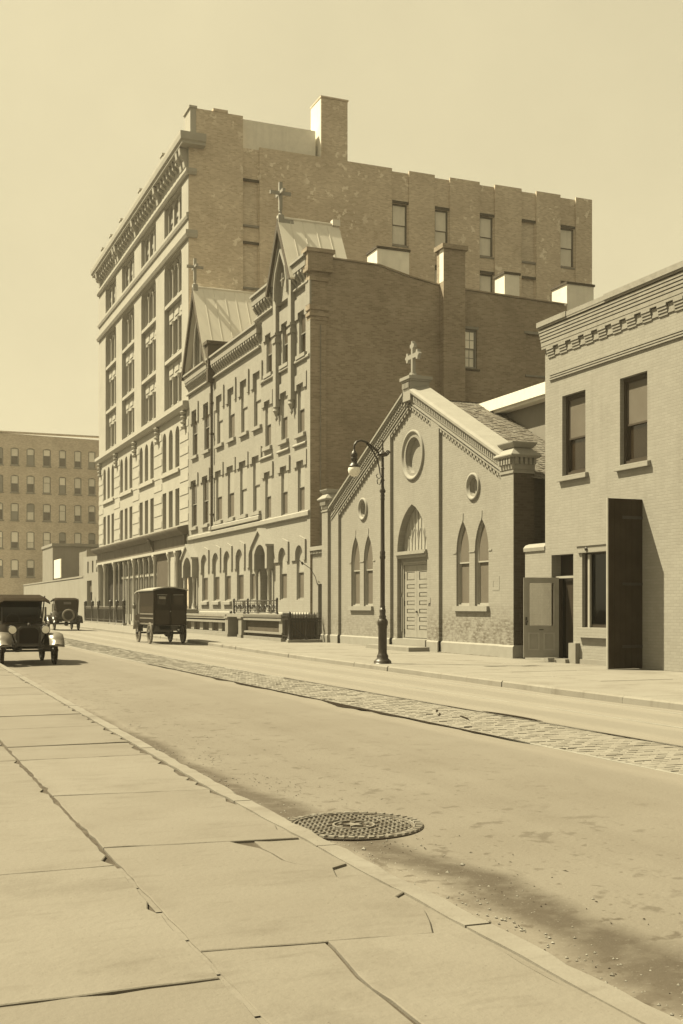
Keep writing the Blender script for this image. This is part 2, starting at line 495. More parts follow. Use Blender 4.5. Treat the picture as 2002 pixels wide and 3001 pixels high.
def window(bt, face, u, plane, z0, w, h, head='rect', rise=None, split=0.5, up=None, low=None, sash=None, frame=None, grid=(1, 1), t=0.06, sill=None, sillmat=None, name='window', lowopen=0.0):
    """a framed sash window; bt = building Empty; u = centre along the wall; plane = face of the frame"""
    up, low, sash, frame = up or m_glass, low or m_glass, sash or m_sash, frame or sash or m_sash
    k = (round(w, 3), round(h, 3), head, rise, round(split, 3), grid, t)
    o = bt.location
    loc = (plane - o.x, u - o.y, z0 - o.z) if face == 'x' else (u - o.x, plane - o.y, z0 - o.z)
    rz = RZX if face == 'x' else 0.0
    def ring(w_, h_, t_, y0, y1, mat, nm, head_, rise_):
        mb = MB()
        mb.plate('y', y0, y1, outline(w_, h_, head_, rise_), [shift(outline(w_ - 2 * t_, h_ - 2 * t_, head_, (rise_ - t_) if rise_ else None), 0, t_)])
        return mb.mesh(nm, mat)
    fr = link(name, cached(('wf', frame.name) + k, lambda: ring(w, h, t, 0, 0.12, frame, 'window', head, rise)), bt, loc, rz)
    iw, ih = w - 2 * t, h - 2 * t
    zs = t + ih * split
    s = 0.045
    def sash_mesh(hd, rs, w_, h_, mat):
        mb = MB()
        mb.plate('y', 0, 0.035, outline(w_, h_, hd, rs), [shift(outline(w_ - 2 * s, h_ - 2 * s, hd, (rs - s) if rs else None), 0, s)])
        for i in range(1, grid[0]):
            x = -w_ / 2 + w_ * i / grid[0]; mb.box(x - 0.014, x + 0.014, 0.005, 0.03, s, h_ - s - (0.1 if hd != 'rect' else 0))
        for j in range(1, grid[1]):
            z = h_ * j / grid[1]; mb.box(-w_ / 2 + s, w_ / 2 - s, 0.006, 0.029, z - 0.014, z + 0.014)
        return mb.mesh('sash', mat)
    def pane_mesh(hd, rs, w_, h_, mat):
        mb = MB(); mb.plate('y', 0, 0.008, shift(outline(w_ - 2 * s + 0.01, h_ - 2 * s + 0.01, hd, (rs - s) if rs else None), 0, s - 0.005))
        return mb.mesh('pane', mat)
    hu = h - t - zs
    ru = (rise - t) if rise else None
    a = link('sash', cached(('su', sash.name) + k, lambda: sash_mesh(head, ru, iw, hu, sash)), fr, (0, 0.03, zs))
    b = link('sash', cached(('sl', sash.name) + k, lambda: sash_mesh('rect', None, iw, zs - t + s, sash)), fr, (0, 0.068, t + lowopen))
    link('pane', cached(('pu', up.name) + k, lambda: pane_mesh(head, ru, iw, hu, up)), fr, (0, 0.046, zs))
    link('pane', cached(('pl', low.name) + k, lambda: pane_mesh('rect', None, iw, zs - t + s, low)), fr, (0, 0.088, t + lowopen))
    if lowopen:
        link('pane', cached(('po', m_dark.name) + k, lambda: pane_mesh('rect', None, iw, zs - t + s, m_dark)), fr, (0, 0.11, t))
    if sill:
        sw, sh, sp, back = sill
        piece('sill', (sw, sh, sp, back), lambda q: q.add(
            [(-sw / 2, -back - sp, -sh), (sw / 2, -back - sp, -sh), (sw / 2, 0.0, -sh), (-sw / 2, 0.0, -sh),
             (-sw / 2, -back - sp, -0.03), (sw / 2, -back - sp, -0.03), (sw / 2, 0.0, 0.0), (-sw / 2, 0.0, 0.0)],
            [(3, 2, 1, 0), (4, 5, 6, 7), (0, 1, 5, 4), (1, 2, 6, 5), (2, 3, 7, 6), (3, 0, 4, 7)]), sillmat or m_school_trim, fr, (0, 0, 0))
    return fr

def gz(y):
    """the street climbs very gently away from the camera"""
    return 0.0 if y < 34 else 0.0045 * (y - 34)
F0 = 17.2

# ================================================================== the street
def kx(y):                      # outer edge of the near kerb
    return 2.74 + 0.018 * max(0.0, y - 9.0)
def fk(y):                      # outer edge of the far kerb
    return 11.66 + 0.032 * max(0.0, min(y, 52.0) - 17.0)
def road_z(x, y):
    k0 = kx(y)
    t = min(1.0, max(0.0, (x - k0) / (fk(y) - k0)))
    return gz(y) - 0.125 + 0.055 * math.sin(math.pi * t)

def ystations(y0, y1):
    ys, y = [], y0
    while y < y1:
        ys.append(y); y += 0.22 if y < 24 else (0.6 if y < 50 else 4.0)
    return ys + [y1]

def sheet(name, xs_fn, y0, y1, mat, zoff=0.0, amp=0.006):
    """strip of road between two wandering edges"""
    ys = ystations(y0, y1)
    vs, fs = [], []
    nx = 0
    for y in ys:
        xs = xs_fn(y); nx = len(xs)
        for x in xs:
            vs.append((x, y, road_z(x, y) + zoff + amp * math.sin(x * 3.1 + y * 1.7) * math.sin(y * 0.9 - x * 1.3)))
    for i in range(len(ys) - 1):
        for j in range(nx - 1):
            a = i * nx + j
            fs.append((a, a + 1, a + nx + 1, a + nx))
    mb = MB(); mb.add(vs, fs)
    # turned-down skirts so the broken edges have thickness
    for j in (0, nx - 1):
        b = len(mb.v)
        mb.v += [(vs[i * nx + j][0], vs[i * nx + j][1], vs[i * nx + j][2] - 0.08) for i in range(len(ys))]
        for i in range(len(ys) - 1):
            mb.f.append((i * nx + j, (i + 1) * nx + j, b + i + 1, b + i))
    o = mb.build(name, mat, None, True)
    return prp(o, kind='structure')

g = MB(); g.box(-400, 700, -300, 900, -3.0, -0.75)
prp(g.build('ground', m_earth), kind='structure')
g = MB()
ys = ystations(-14, 260)
vs, fs = [], []
for y in ys:
    k0 = kx(y) - 0.10
    for x, d in ((-6.0, 0.09), (k0, 0.09), (k0 + 0.01, 0.26), (fk(y) + 0.09, 0.26), (fk(y) + 0.10, 0.085), (17.4, 0.085)):
        vs.append((x, y, gz(y) - d))
for i in range(len(ys) - 1):
    for j in range(5):
        fs.append((i * 6 + j, i * 6 + j + 1, i * 6 + j + 7, i * 6 + j + 6))
g.add(vs, fs)
prp(g.build('street_bed', m_earth), kind='structure')

RN, RF = 7.0, 8.43             # the two rails of the near track
def ragged(y, a, s):           # a broken asphalt edge
    return a * (0.5 + 0.5 * math.sin(y * 0.83 + s)) * (0.55 + 0.45 * math.sin(y * 3.7 + 2 * s)) + 0.006 * math.sin(y * 21 + s)
def near_edge(y):
    gap = 0.045 + max(-0.02, ragged(y, 0.085, 0.6)) + (0.10 if 15.9 < y < 17.0 else 0.0)
    if y > 29: gap *= max(0.0, 1 - (y - 29) / 5.0)
    if y < 11.3: gap = 0.008
    return RN - 0.03 - gap
sheet('road', lambda y: [kx(y) + 0.002] + [kx(y) + (near_edge(y) - kx(y)) * k / 9 for k in range(1, 10)], -14, 260, m_asphalt)
def far_edge(y):
    gap = 0.008 + (0.055 if 13.6 < y < 14.9 else 0.0)
    return RF + 0.03 + gap
sheet('road_far_lane', lambda y: [far_edge(y), 9.0, 9.4, RF + 1.42 - 0.035], -14, 260, m_asphalt)
sheet('road_far_track', lambda y: [RF + 1.42 + 0.035, 10.3, 10.8, RF + 2.86 - 0.035], -14, 260, m_asphalt)
sheet('road_far_gutter', lambda y: [RF + 2.86 + 0.035, fk(y) - 0.25, fk(y) - 0.002], -14, 260, m_asphalt)
for i, xr in enumerate((RN, RF, RF + 1.42, RF + 2.86)):
    vs, fs = [], []
    ys = ystations(-14, 260)
    for y in ys:
        z = road_z(xr, y) + 0.004
        for dx, dz in ((-0.030, -0.09), (-0.030, -0.002), (-0.022, 0.0), (0.006, 0.0), (0.006, -0.03), (0.022, -0.03), (0.022, -0.003), (0.030, -0.003), (0.030, -0.09)):
            vs.append((xr + dx, y, z + dz))
    for k in range(len(ys) - 1):
        for j in range(8):
            a = k * 9 + j
            fs.append((a, a + 1, a + 10, a + 9))
    mb = MB(); mb.add(vs, fs)
    prp(mb.build('tram_rail', m_rail), kind='structure')

m_joint = M('sett_joint_sand', 0.30, 0.95, 0.25, 6.0, 0.004, 40)
# granite setts between the near rails: the nearest are pieces, the rest one mass
def sett_mesh(i):
    rr = random.Random(100 + i)
    w, d, h = 0.224, 0.116, 0.07
    mb = MB()
    j = lambda a: rr.uniform(-a, a)
    top = [(-w / 2 + 0.008 + j(0.006), -d / 2 + 0.005 + j(0.004), j(0.004)), (w / 2 - 0.008 + j(0.006), -d / 2 + 0.005 + j(0.004), j(0.004)),
           (w / 2 - 0.008 + j(0.006), d / 2 - 0.005 + j(0.004), j(0.004)), (-w / 2 + 0.008 + j(0.006), d / 2 - 0.005 + j(0.004), j(0.004))]
    low = [(-w / 2, -d / 2, -0.010), (w / 2, -d / 2, -0.010), (w / 2, d / 2, -0.010), (-w / 2, d / 2, -0.010)]
    bot = [(x, y, -h) for x, y, z in low]
    mb.add(top + low + bot, [(0, 1, 2, 3)] + [(4 + k, 4 + (k + 1) % 4, (k + 1) % 4, k) for k in range(4)] + [(8 + k, 8 + (k + 1) % 4, 4 + (k + 1) % 4, 4 + k) for k in range(4)])
    return mb
setts = [sett_mesh(i) for i in range(8)]
sett_me = [m.mesh('sett', m_sett) for m in setts]
tr = thing('track_paving', (7.7, 8.0, 0), None, None); tr['kind'] = 'structure'
rest = MB((7.7, 8.0, 0))
y, n, row = 8.3, 0, 0
while y < 60:
    x = RN + 0.03 + (0.0 if row % 2 else 0.115)
    cells = []
    if row % 2 == 0: cells.append((RN + 0.035 + 0.05, 0.45))
    while x + 0.22 < RF - 0.02:
        cells.append((x + 0.115, 1.0)); x += 0.229
    if RF - 0.03 - x > 0.06: cells.append(((x + RF - 0.03) / 2, (RF - 0.03 - x) / 0.229))
    for cx, sx in cells:
        z = road_z(cx, y) + R.uniform(-0.003, 0.003) - (0.03 if R.random() < 0.02 else 0)
        k = R.randrange(8)
        if n < 300:
            o = link('sett', sett_me[k], tr, (cx - 7.7, y - 8.0 + R.uniform(-0.004, 0.004), z), R.uniform(-0.03, 0.03))
            o.scale = (sx, 1, 1)
        else:
            rest.add([(cx + a * sx, y + b, z + c) for a, b, c in setts[k].v], setts[k].f)
        n += 1
    y += 0.121; row += 1
prp(rest.build('far_setts', m_sett, tr), kind='stuff')
js = MB((7.7, 8.0, 0))
ys = ystations(8.0, 60)
js.add([(x, y, road_z(x, y) - 0.017) for y in ys for x in (RN + 0.03, 7.7, RF - 0.03)], [(3 * i + j, 3 * i + j + 1, 3 * i + j + 4, 3 * i + j + 3) for i in range(len(ys) - 1) for j in (0, 1)])
prp(js.build('joint_sand', m_joint, tr), kind='stuff')

# dark ribbons laid along the broken seams beside the rails
def seam(name, xr, side, y0, y1, width):
    vs, fs = [], []
    ys = [y0 + (y1 - y0) * i / max(2, int((y1 - y0) / 0.1)) for i in range(max(2, int((y1 - y0) / 0.1)) + 1)]
    for y in ys:
        w = max(0.004, width(y))
        x0_, x1_ = (xr - 0.034 - w, xr - 0.028) if side < 0 else (xr + 0.028, xr + 0.034 + w)
        vs += [(x0_, y, road_z(x0_, y) + 0.010), (x1_, y, road_z(x1_, y) + 0.011)]
    for i in range(len(ys) - 1): fs.append((2 * i, 2 * i + 1, 2 * i + 3, 2 * i + 2))
    mb = MB(); mb.add(vs, fs)
    return prp(mb.build(name, m_darkseam), kind='structure')
def w_near(y):
    w = 0.05 + ragged(y, 0.09, 0.6) + 0.015 * math.sin(y * 5.1) + (0.13 * math.exp(-((y - 16.6) / 0.45) ** 2)) + (0.05 * math.exp(-((y - 21.5) / 0.8) ** 2))
    if y < 12.6: w *= max(0.0, (y - 11.4) / 1.2)
    if y > 27: w *= max(0.0, 1 - (y - 27) / 4.5)
    return w
seam('dark_seam', RN, -1, 11.4, 31.5, w_near)
seam('dark_seam', RF, 1, 13.5, 15.2, lambda y: 0.09 * math.sin(math.pi * (y - 13.5) / 1.7) ** 0.7)
seam('dark_seam', RF, -1, 9.0, 24.0, lambda y: 0.012 + 0.02 * max(0, math.sin(y * 2.3) * math.sin(y * 0.7)))
hole = MB()
for cx_, cy_, a_, b_ in ((7.72, 14.35, 0.035, 0.36), (7.62, 14.95, 0.02, 0.2), (7.85, 15.5, 0.02, 0.2)):
    ring_ = [(cx_ + a_ * math.cos(t) * R.uniform(.5, 1.3) + 0.10 * math.sin(t), cy_ + b_ * math.sin(t) * R.uniform(.7, 1.1)) for t in [2 * math.pi * j / 12 for j in range(12)]]
    vs = [(cx_, cy_, road_z(cx_, cy_) + 0.007)] + [(x, y, road_z(x, y) + 0.007) for x, y in ring_]
    hole.add(vs, [(0, 1 + j, 1 + (j + 1) % 12) for j in range(12)])
prp(hole.build('dark_crack', m_darkseam), kind='structure')  # flat dark shapes paint the depth of broken cracks in the setts

# near pavement: slabs of bluestone with open, chipped joints
m_jointdirt = M('joint_dirt', 0.13, 0.95, 0.4, 9.0, 0.004, 40)
nb = MB()
ys = ystations(-14, 31)
nb.add([(x, y, -0.014) for y in ys for x in (-6.0, kx(y) - 0.16)], [(2 * i, 2 * i + 1, 2 * i + 3, 2 * i + 2) for i in range(len(ys) - 1)])
prp(nb.build('sidewalk_bed', m_jointdirt), kind='structure')
near = thing('near_sidewalk', (1.3, 8, 0), None, None); near['kind'] = 'structure'
def slab(pts, parent, org, name='flagstone', mat=None, z=0.0, tilt=(0, 0), jit=0.007, step=0.14, thick=0.075, chip=0.0):
    rr = random.Random(int(sum(p[0] * 31 + p[1] * 17 for p in pts) * 1000) & 0xffff)
    ring = []
    m = len(pts)
    for i in range(m):
        (x0, y0), (x1, y1) = pts[i], pts[(i + 1) % m]
        L = math.hypot(x1 - x0, y1 - y0)
        k = max(1, int(L / step))
        nx, ny = (y1 - y0) / L, -(x1 - x0) / L
        for j in range(k):
            t = j / k
            a = rr.uniform(-jit, jit) if j else 0
            if j and chip and rr.random() < (chip * 3 if i == 1 else chip): a -= rr.uniform(0.01, 0.06 if i == 1 else 0.02)
            ring.append((x0 + (x1 - x0) * t + nx * a, y0 + (y1 - y0) * t + ny * a))
    cx = sum(p[0] for p in ring) / len(ring); cy = sum(p[1] for p in ring) / len(ring)
    def zz(x, y): return gz(y) + z + (x - cx) * tilt[0] + (y - cy) * tilt[1]
    q = len(ring)
    mb = MB(org)
    ins = [(cx + (x - cx) * (1 - 0.006 / max(0.2, math.hypot(x - cx, y - cy))), cy + (y - cy) * (1 - 0.006 / max(0.2, math.hypot(x - cx, y - cy)))) for x, y in ring]
    vs = [(x, y, zz(x, y)) for x, y in ins] + [(x, y, zz(x, y) - 0.004) for x, y in ring] + [(x, y, zz(x, y) - thick) for x, y in ring]
    tris = tessellate_polygon([[Vector((x, y, 0)) for x, y in ins]])
    fs = [tuple(t) for t in tris]
    for i in range(q):
        b = (i + 1) % q
        fs += [(q + i, q + b, b, i), (2 * q + i, 2 * q + b, q + b, q + i)]
    mb.add(vs, fs)
    return mb.build(name, mat or m_flag, parent)
NO = (1.3, 8, 0)
def skew(y, x): return y - 0.13 * (x - 1.3)
ja = [1.2, 2.9, 4.87, 7.17, 8.12, 9.33, 11.6, 12.7, 14.6, 16.3, 18.4, 20.2, 22.0, 24.1, 26.0, 28.2, 30.1]
for i in range(len(ja) - 1):
    a, b = ja[i], ja[i + 1]
    gp = R.uniform(0.004, 0.009)
    xi = lambda yy: kx(yy) - 0.185
    if abs(a - 4.87) < 0.01:
        # the big slab by the cover: its kerb corner has broken away in curved flakes
        slab([(1.322, a + gp), (2.38, skew(a, 2.38) + gp), (2.52, 5.10), (2.50, 5.40), (2.58, 5.47), (2.555, 5.62), (2.42, 5.64), (2.375, 5.75), (2.385, 5.93), (2.44, 6.13),
              (2.555, 6.20), (2.49, 6.20), (2.375, 6.215), (2.28, 6.295), (2.235, 6.43), (2.235, 6.64), (2.215, 6.80), (2.10, skew(b, 2.1) - gp), (1.322, b - gp)], near, NO, z=0.002, tilt=(0.002, 0.001))
        slab([(2.245, 6.81), (2.26, 6.64), (2.26, 6.44), (2.30, 6.315), (2.385, 6.238), (2.5, 6.225), (2.56, 6.235), (2.565, 6.60), (2.55, 6.93), (2.26, skew(b, 2.3) - gp)], near, NO, z=-0.004, tilt=(-0.01, 0.0), jit=0.004)
        slab([(2.435, 5.655), (2.555, 5.635), (2.575, 5.86), (2.565, 6.185), (2.455, 6.12), (2.40, 5.92), (2.392, 5.76)], near, NO, z=-0.009, tilt=(0.012, 0.01), jit=0.004)
        slab([(2.53, 5.10), (2.575, 4.95), (2.59, 5.2), (2.60, 5.44), (2.515, 5.40)], near, NO, z=-0.012, jit=0.004)
    elif abs(a - 2.9) < 0.01:
        # cracked in two
        slab([(1.322, a + gp), (1.80, a + gp), (1.812, 4.30), (1.835, 4.47), (1.862, 4.68), (1.87, skew(b, 1.87) - gp), (1.322, b - gp)], near, NO, z=-0.003)
        slab([(1.815, a + gp), (xi(a), a), (2.52, 3.97), (2.52, 4.19), (2.53, 4.34), (2.53, 4.455), (2.46, 4.52), (2.44, skew(b, 2.44) - gp), (1.885, skew(b, 1.88) - gp), (1.877, 4.68), (1.85, 4.47), (1.827, 4.30)], near, NO, z=0.003, tilt=(0, 0.002))
        slab([(2.535, 3.8), (2.555, 4.0), (2.565, 4.4), (2.57, 4.7), (2.46, skew(b, 2.46) - gp), (2.475, 4.535), (2.545, 4.465), (2.545, 4.34), (2.535, 4.19)], near, NO, z=-0.006, jit=0.003)
    else:
        top = skew(b, xi(b)) if b < 10 else b
        bot = skew(a, xi(a)) if a < 10 else a
        slab([(1.322, a + gp), (xi(a), bot + gp), (xi(b), top - gp), (1.322, b - gp)], near, NO, z=R.uniform(-0.006, 0.005), tilt=(R.uniform(-.003, .003), R.uniform(-.003, .003)), chip=0.16 if 6.5 < a < 13 else 0.05)
jb = [0.6, 2.4, 4.48, 6.66, 7.53, 9.7, 11.6, 13.5, 15.4, 17.5, 19.4, 21.5, 23.5, 26, 28.4, 30.4]
for i in range(len(jb) - 1):
    a, b = jb[i], jb[i + 1]
    slab([(-0.15, a + 0.005), (1.293, a + 0.006), (1.293, b - 0.006), (-0.15, b - 0.005)], near, NO, z=R.uniform(-0.006, 0.004), tilt=(R.uniform(-.003, .003), R.uniform(-.003, .003)), chip=0.04)
    slab([(-1.9, a + 0.30), (-0.17, a + 0.30), (-0.17, b + 0.28), (-1.9, b + 0.28)], near, NO, z=R.uniform(-0.005, 0.004))
fillp = MB(NO)
for k in range(14):
    y0_ = 3.4 + k * 0.36
    fillp.add([(2.36, y0_, -0.012), (2.60, y0_, -0.010), (2.60, y0_ + 0.36, -0.010), (2.36, y0_ + 0.36, -0.012)], [(0, 1, 2, 3)])
prp(fillp.build('broken_edge_fill', m_flag, near), kind='stuff')
# mortar strip in the long joint
mo = MB(NO)
yy = 3.0
while yy < 6.6:
    mo.add([(1.290, yy, -0.008), (1.325, yy, -0.008), (1.325, yy + 0.5, -0.008), (1.290, yy + 0.5, -0.008)], [(0, 1, 2, 3)]); yy += 0.52
prp(mo.build('joint_mortar', m_flag, near), kind='stuff')
# broad far part of the near pavement, too distant to part the stones
fp = MB(NO)
ys = [30.1, 40, 60, 100, 160, 260]
fp.add([(x, y, gz(y) - 0.003) for y in ys for x in (-6.0, kx(y) - 0.19)], [(2 * i, 2 * i + 1, 2 * i + 3, 2 * i + 2) for i in range(len(ys) - 1)])
fp.build('far_paving', m_flag, near)

kerb = thing('near_kerb', (2.6, 8, 0), None, None); kerb['kind'] = 'structure'
yk = 0.5
while yk < 60:
    L = R.uniform(1.5, 2.3) if yk < 30 else 6
    y1 = yk + L - 0.012
    mb = MB((2.6, 8, 0))
    k = max(4, int(L / 0.16)) if yk < 25 else 4
    top = []
    for j in range(k + 1):
        y = yk + (y1 - yk) * j / k
        e = R.uniform(-0.006, 0.006) - (R.uniform(0.0, 0.03) if R.random() < 0.25 and 4 < y < 14 else 0)
        xo, xin = kx(y) + e, kx(y) - 0.165 + R.uniform(-0.005, 0.005)
        zt = gz(y) + R.uniform(-0.004, 0.004)
        b = len(mb.v)
        mb.v += [(xin, y, zt - 0.1), (xin, y, zt), (xo - 0.03, y, zt - 0.002), (xo - 0.006, y, zt - 0.018), (xo + 0.012, y, gz(y) - 0.24)]
        if j:
            for q in range(4):
                mb.f.append((b - 5 + q, b - 4 + q, b + 1 + q, b + q))
    mb.f.append((0, 1, 2, 3, 4)); b = len(mb.v) - 5; mb.f.append((b + 4, b + 3, b + 2, b + 1, b))
    mb.build('kerb_stone', m_kerb, kerb)
    yk += L

far = thing('far_sidewalk', (14, 30, 0), None, None); far['kind'] = 'structure'
y = -8.0
cols = [(None, 13.55), (13.56, 15.35), (15.36, 17.3)]
while y < 64:
    L = R.uniform(1.5, 2.1)
    for a, b in cols:
        a0, a1 = (a, a) if a else (fk(y) + 0.195, fk(y + L) + 0.195)
        slab([(a0, y), (b - 0.008, y), (b - 0.008, y + L - 0.008), (a1, y + L - 0.008)], far, (14, 30, 0), mat=m_flagfar, z=R.uniform(-0.004, 0.004), jit=0.003, step=0.5)
    y += L
fp = MB((14, 30, 0))
ys = [y, 80, 100, 130, 180, 260]
fp.add([(x, q, gz(q)) for q in ys for x in (fk(q) + 0.2, 17.3)], [(2 * i, 2 * i + 1, 2 * i + 3, 2 * i + 2) for i in range(len(ys) - 1)])
fp.build('far_paving', m_flagfar, far)
fkerb = thing('far_kerb', (11.7, 30, 0), None, None); fkerb['kind'] = 'structure'
yk = -8.0
while yk < 200:
    L = R.uniform(1.6, 2.4) if yk < 60 else 12
    def kz(y): return gz(y) + 0.005 - (0.05 if y < 19 and y > 17.5 else 0)
    mb = MB((11.7, 30, 0))
    a, b = yk, yk + L - 0.012
    e = R.uniform(-0.02, 0.02)
    vs = []
    for q in (a, b):
        f_ = fk(q)
        vs += [(f_ + 0.185, q, gz(q) - 0.2), (f_ + 0.185, q, gz(q) + 0.004), (f_ + 0.03 + e, q, gz(q) + 0.003), (f_ + e, q, gz(q) - 0.025), (f_ - 0.01 + e, q, gz(q) - 0.24)]
    mb.add(vs, [(k, k + 1, k + 6, k + 5) for k in range(4)] + [(0, 1, 2, 3, 4), (9, 8, 7, 6, 5)])
    mb.build('kerb_stone', m_flagfar, fkerb)
    yk += L

# grit and litter lying in the near gutter
gr = MB()
for i in range(520):
    y = R.uniform(3.6, 8.6) if R.random() < 0.75 else R.uniform(8.6, 16)
    x = kx(y) + abs(R.gauss(0, 0.28)) + 0.03
    s = R.uniform(0.003, 0.010) * (1.9 if R.random() < 0.05 else 1)
    z = road_z(x, y) + s * 0.4
    vs = [(x + s * R.uniform(.7, 1.3), y, z), (x, y + s * R.uniform(.7, 1.3), z), (x - s, y, z), (x, y - s, z), (x, y, z + s * R.uniform(.5, .9)), (x, y, z - s)]
    gr.add(vs, [(0, 1, 4), (1, 2, 4), (2, 3, 4), (3, 0, 4), (1, 0, 5), (2, 1, 5), (3, 2, 5), (0, 3, 5)])
prp(gr.build('gutter_grit', m_gravel), 'pale grit scattered along the near gutter', 'grit', kind='stuff')
lt = MB()
for i in range(420):
    y = R.uniform(3.6, 22); x = kx(y) + 0.06 + abs(R.gauss(0, 0.62))
    if x > 6.7: continue
    if i % 3 == 0:            # gathered in little drifts
        y = R.choice([5.6, 6.2, 7.0, 9.6, 10.3, 12.0, 13.4]) + R.gauss(0, 0.16); x = kx(y) + 0.55 + R.gauss(0, 0.13)
    a = R.gauss(1.57, 0.7); L = R.uniform(0.003, 0.012) * (R.uniform(1.5, 3.5) if R.random() < 0.10 else 1); w = R.uniform(0.002, 0.006)
    z = road_z(x, y) + 0.002
    dx, dy = math.cos(a), math.sin(a)
    k = 6
    ring = [(L * math.cos(t) * R.uniform(.7, 1.2), w * math.sin(t) * R.uniform(.7, 1.3)) for t in [2 * math.pi * j / k for j in range(k)]]
    pts = [(x + dx * p - dy * q, y + dy * p + dx * q) for p, q in ring]
    vs = [(px, py, z) for px, py in pts] + [(x, y, z + R.uniform(0.002, 0.006))]
    lt.add(vs, [(j, (j + 1) % k, k) for j in range(k)])
prp(lt.build('gutter_litter', m_litter), 'dark bark and dung crumbs strewn on the near roadway', 'litter', kind='stuff')
lone = [(5.2, 12.2, 0.10), (3.9, 12.6, 0.12), (7.6, 13.2, 0.05), (10.6, 15.6, 0.05)]

# cast-iron cover by the kerb
MC = (3.27, 7.80)
mz = road_z(*MC) + 0.004
mh_s = 0.95
mh = thing('manhole_cover', (MC[0], MC[1], mz), 'round studded cast iron cover in the roadway against the near kerb', 'manhole cover')
mb = MB(); mb.lathe((0, 0, 0), [(0.545, -0.05), (0.545, 0.004), (0.54, 0.006), (0.47, 0.004), (0.465, 0.0), (0.02, 0.0)], 56)
mb.build('plate', m_castiron, mh)
mb = MB()
for r0, r1 in ((0.462, 0.477), (0.150, 0.166)):
    vs, fs = [], []
    for k in range(48):
        t = 2 * math.pi * k / 48
        for r, z in ((r0, 0.0), (r0, 0.012), (r1, 0.012), (r1, 0.0)):
            vs.append((r * math.cos(t), r * math.sin(t), z))
    for k in range(48):
        for j in range(3):
            a, b = k * 4 + j, ((k + 1) % 48) * 4 + j
            fs.append((a, b, b + 1, a + 1))
    mb.add(vs, fs)
mb.build('ring', m_castworn, mh)
for k in range(44):
    t = 2 * math.pi * k / 44
    piece('rim_block', (1,), lambda q: q.add([(-0.028, -0.023, 0), (0.028, -0.026, 0), (0.028, 0.026, 0), (-0.028, 0.023, 0), (-0.024, -0.020, 0.013), (0.024, -0.022, 0.013), (0.024, 0.022, 0.013), (-0.024, 0.020, 0.013)],
          [(4, 5, 6, 7), (0, 1, 5, 4), (1, 2, 6, 5), (2, 3, 7, 6), (3, 0, 4, 7)]), m_castworn, mh, (0.509 * math.cos(t), 0.509 * math.sin(t), 0.004), t)
cnt = 0
ca, sa = math.cos(0.55), math.sin(0.55)
for i in range(-14, 15):
    for j in range(-20, 21):
        a, b = i * 0.060 + (0.030 if j % 2 else 0), j * 0.0375
        x, y = a * ca - b * sa, a * sa + b * ca
        r = math.hypot(x, y)
        if 0.19 < r < 0.445:
            piece('stud', (1,), lambda q: q.add([(-0.024, -0.011, 0), (0.024, -0.011, 0), (0.024, 0.011, 0), (-0.024, 0.011, 0), (-0.020, -0.008, 0.011), (0.020, -0.008, 0.011), (0.020, 0.008, 0.011), (-0.020, 0.008, 0.011)],
                  [(4, 5, 6, 7), (0, 1, 5, 4), (1, 2, 6, 5), (2, 3, 7, 6), (3, 0, 4, 7)]), m_castworn, mh, (x, y, 0), 0.55 + (0.5 if j % 2 else -0.5))
            cnt += 1
st = []
for k in range(10):
    t = math.pi / 5 * k + 0.3; r = 0.085 if k % 2 == 0 else 0.036
    st.append((r * math.cos(t), r * math.sin(t)))
mb = MB(); mb.plate('z', 0.013, 0.0, st)
mb.build('star_boss', m_castworn, mh)
mh.scale = (0.95, 0.95, 1.0)
for k in range(6):
    t = 2 * math.pi * k / 6 + 0.2
    piece('letter_block', (1,), lambda q: q.box(-0.012, 0.012, -0.02, 0.02, 0, 0.010), m_castworn, mh, (0.117 * math.cos(t), 0.117 * math.sin(t), 0), t)

# ================================================================== the chapel
YC = 36.02
ch = thing('chapel', (F0, YC, 0), 'small painted brick chapel with a stepped gable, pointed windows and a cross on top', 'chapel')
CO = (F0, YC, 0)
def rk(y, z): return z - 0.485 * abs(y - YC)          # gable rake
PT = 8.47                                               # apex of the panels
panels = [(29.69, 33.80), (34.39, 37.64), (38.22, 42.62)]
def panel_poly(a, b):
    p = [(a, -0.02), (b, -0.02), (b, rk(b, PT))]
    if a < YC < b: p.append((YC, PT))
    return p + [(a, rk(a, PT))]
op_l = [(41.08, 0.86), (39.84, 0.86), (32.32, 0.86), (31.10, 0.86)]
front = [(29.02, 0), (44.10, 0), (44.10, rk(44.10, 9.02)), (YC, 9.02), (29.02, rk(29.02, 9.02))]
holes = [shift(outline(w, 2.70, 'point', 1.0), y, 1.52) for y, w in op_l]
holes += [shift(outline(2.40, 4.70, 'point', 1.66), 36.05, 0.36)]
rond = [(35.95, 6.75, 0.62), (40.32, 5.22, 0.27), (31.62, 5.24, 0.27)]
holes += [shift(circle(r), y, z) for y, z, r in rond]
mb = MB(CO); mb.plate('x', F0 + 0.10, F0 + 0.42, front, holes)
mb.build('front_wall', m_chapel, ch)
mb = MB(CO); mb.plate('x', F0, F0 + 0.098, [(29.0, -0.02), (43.5, -0.02), (43.5, rk(43.5, 9.0)), (YC, 9.0), (29.0, rk(29.0, 9.0))],
                      [shift(panel_poly(a, b), 0, 0.04) for a, b in panels], back=False)
mb.build('pilaster_frame', m_chapel, ch)
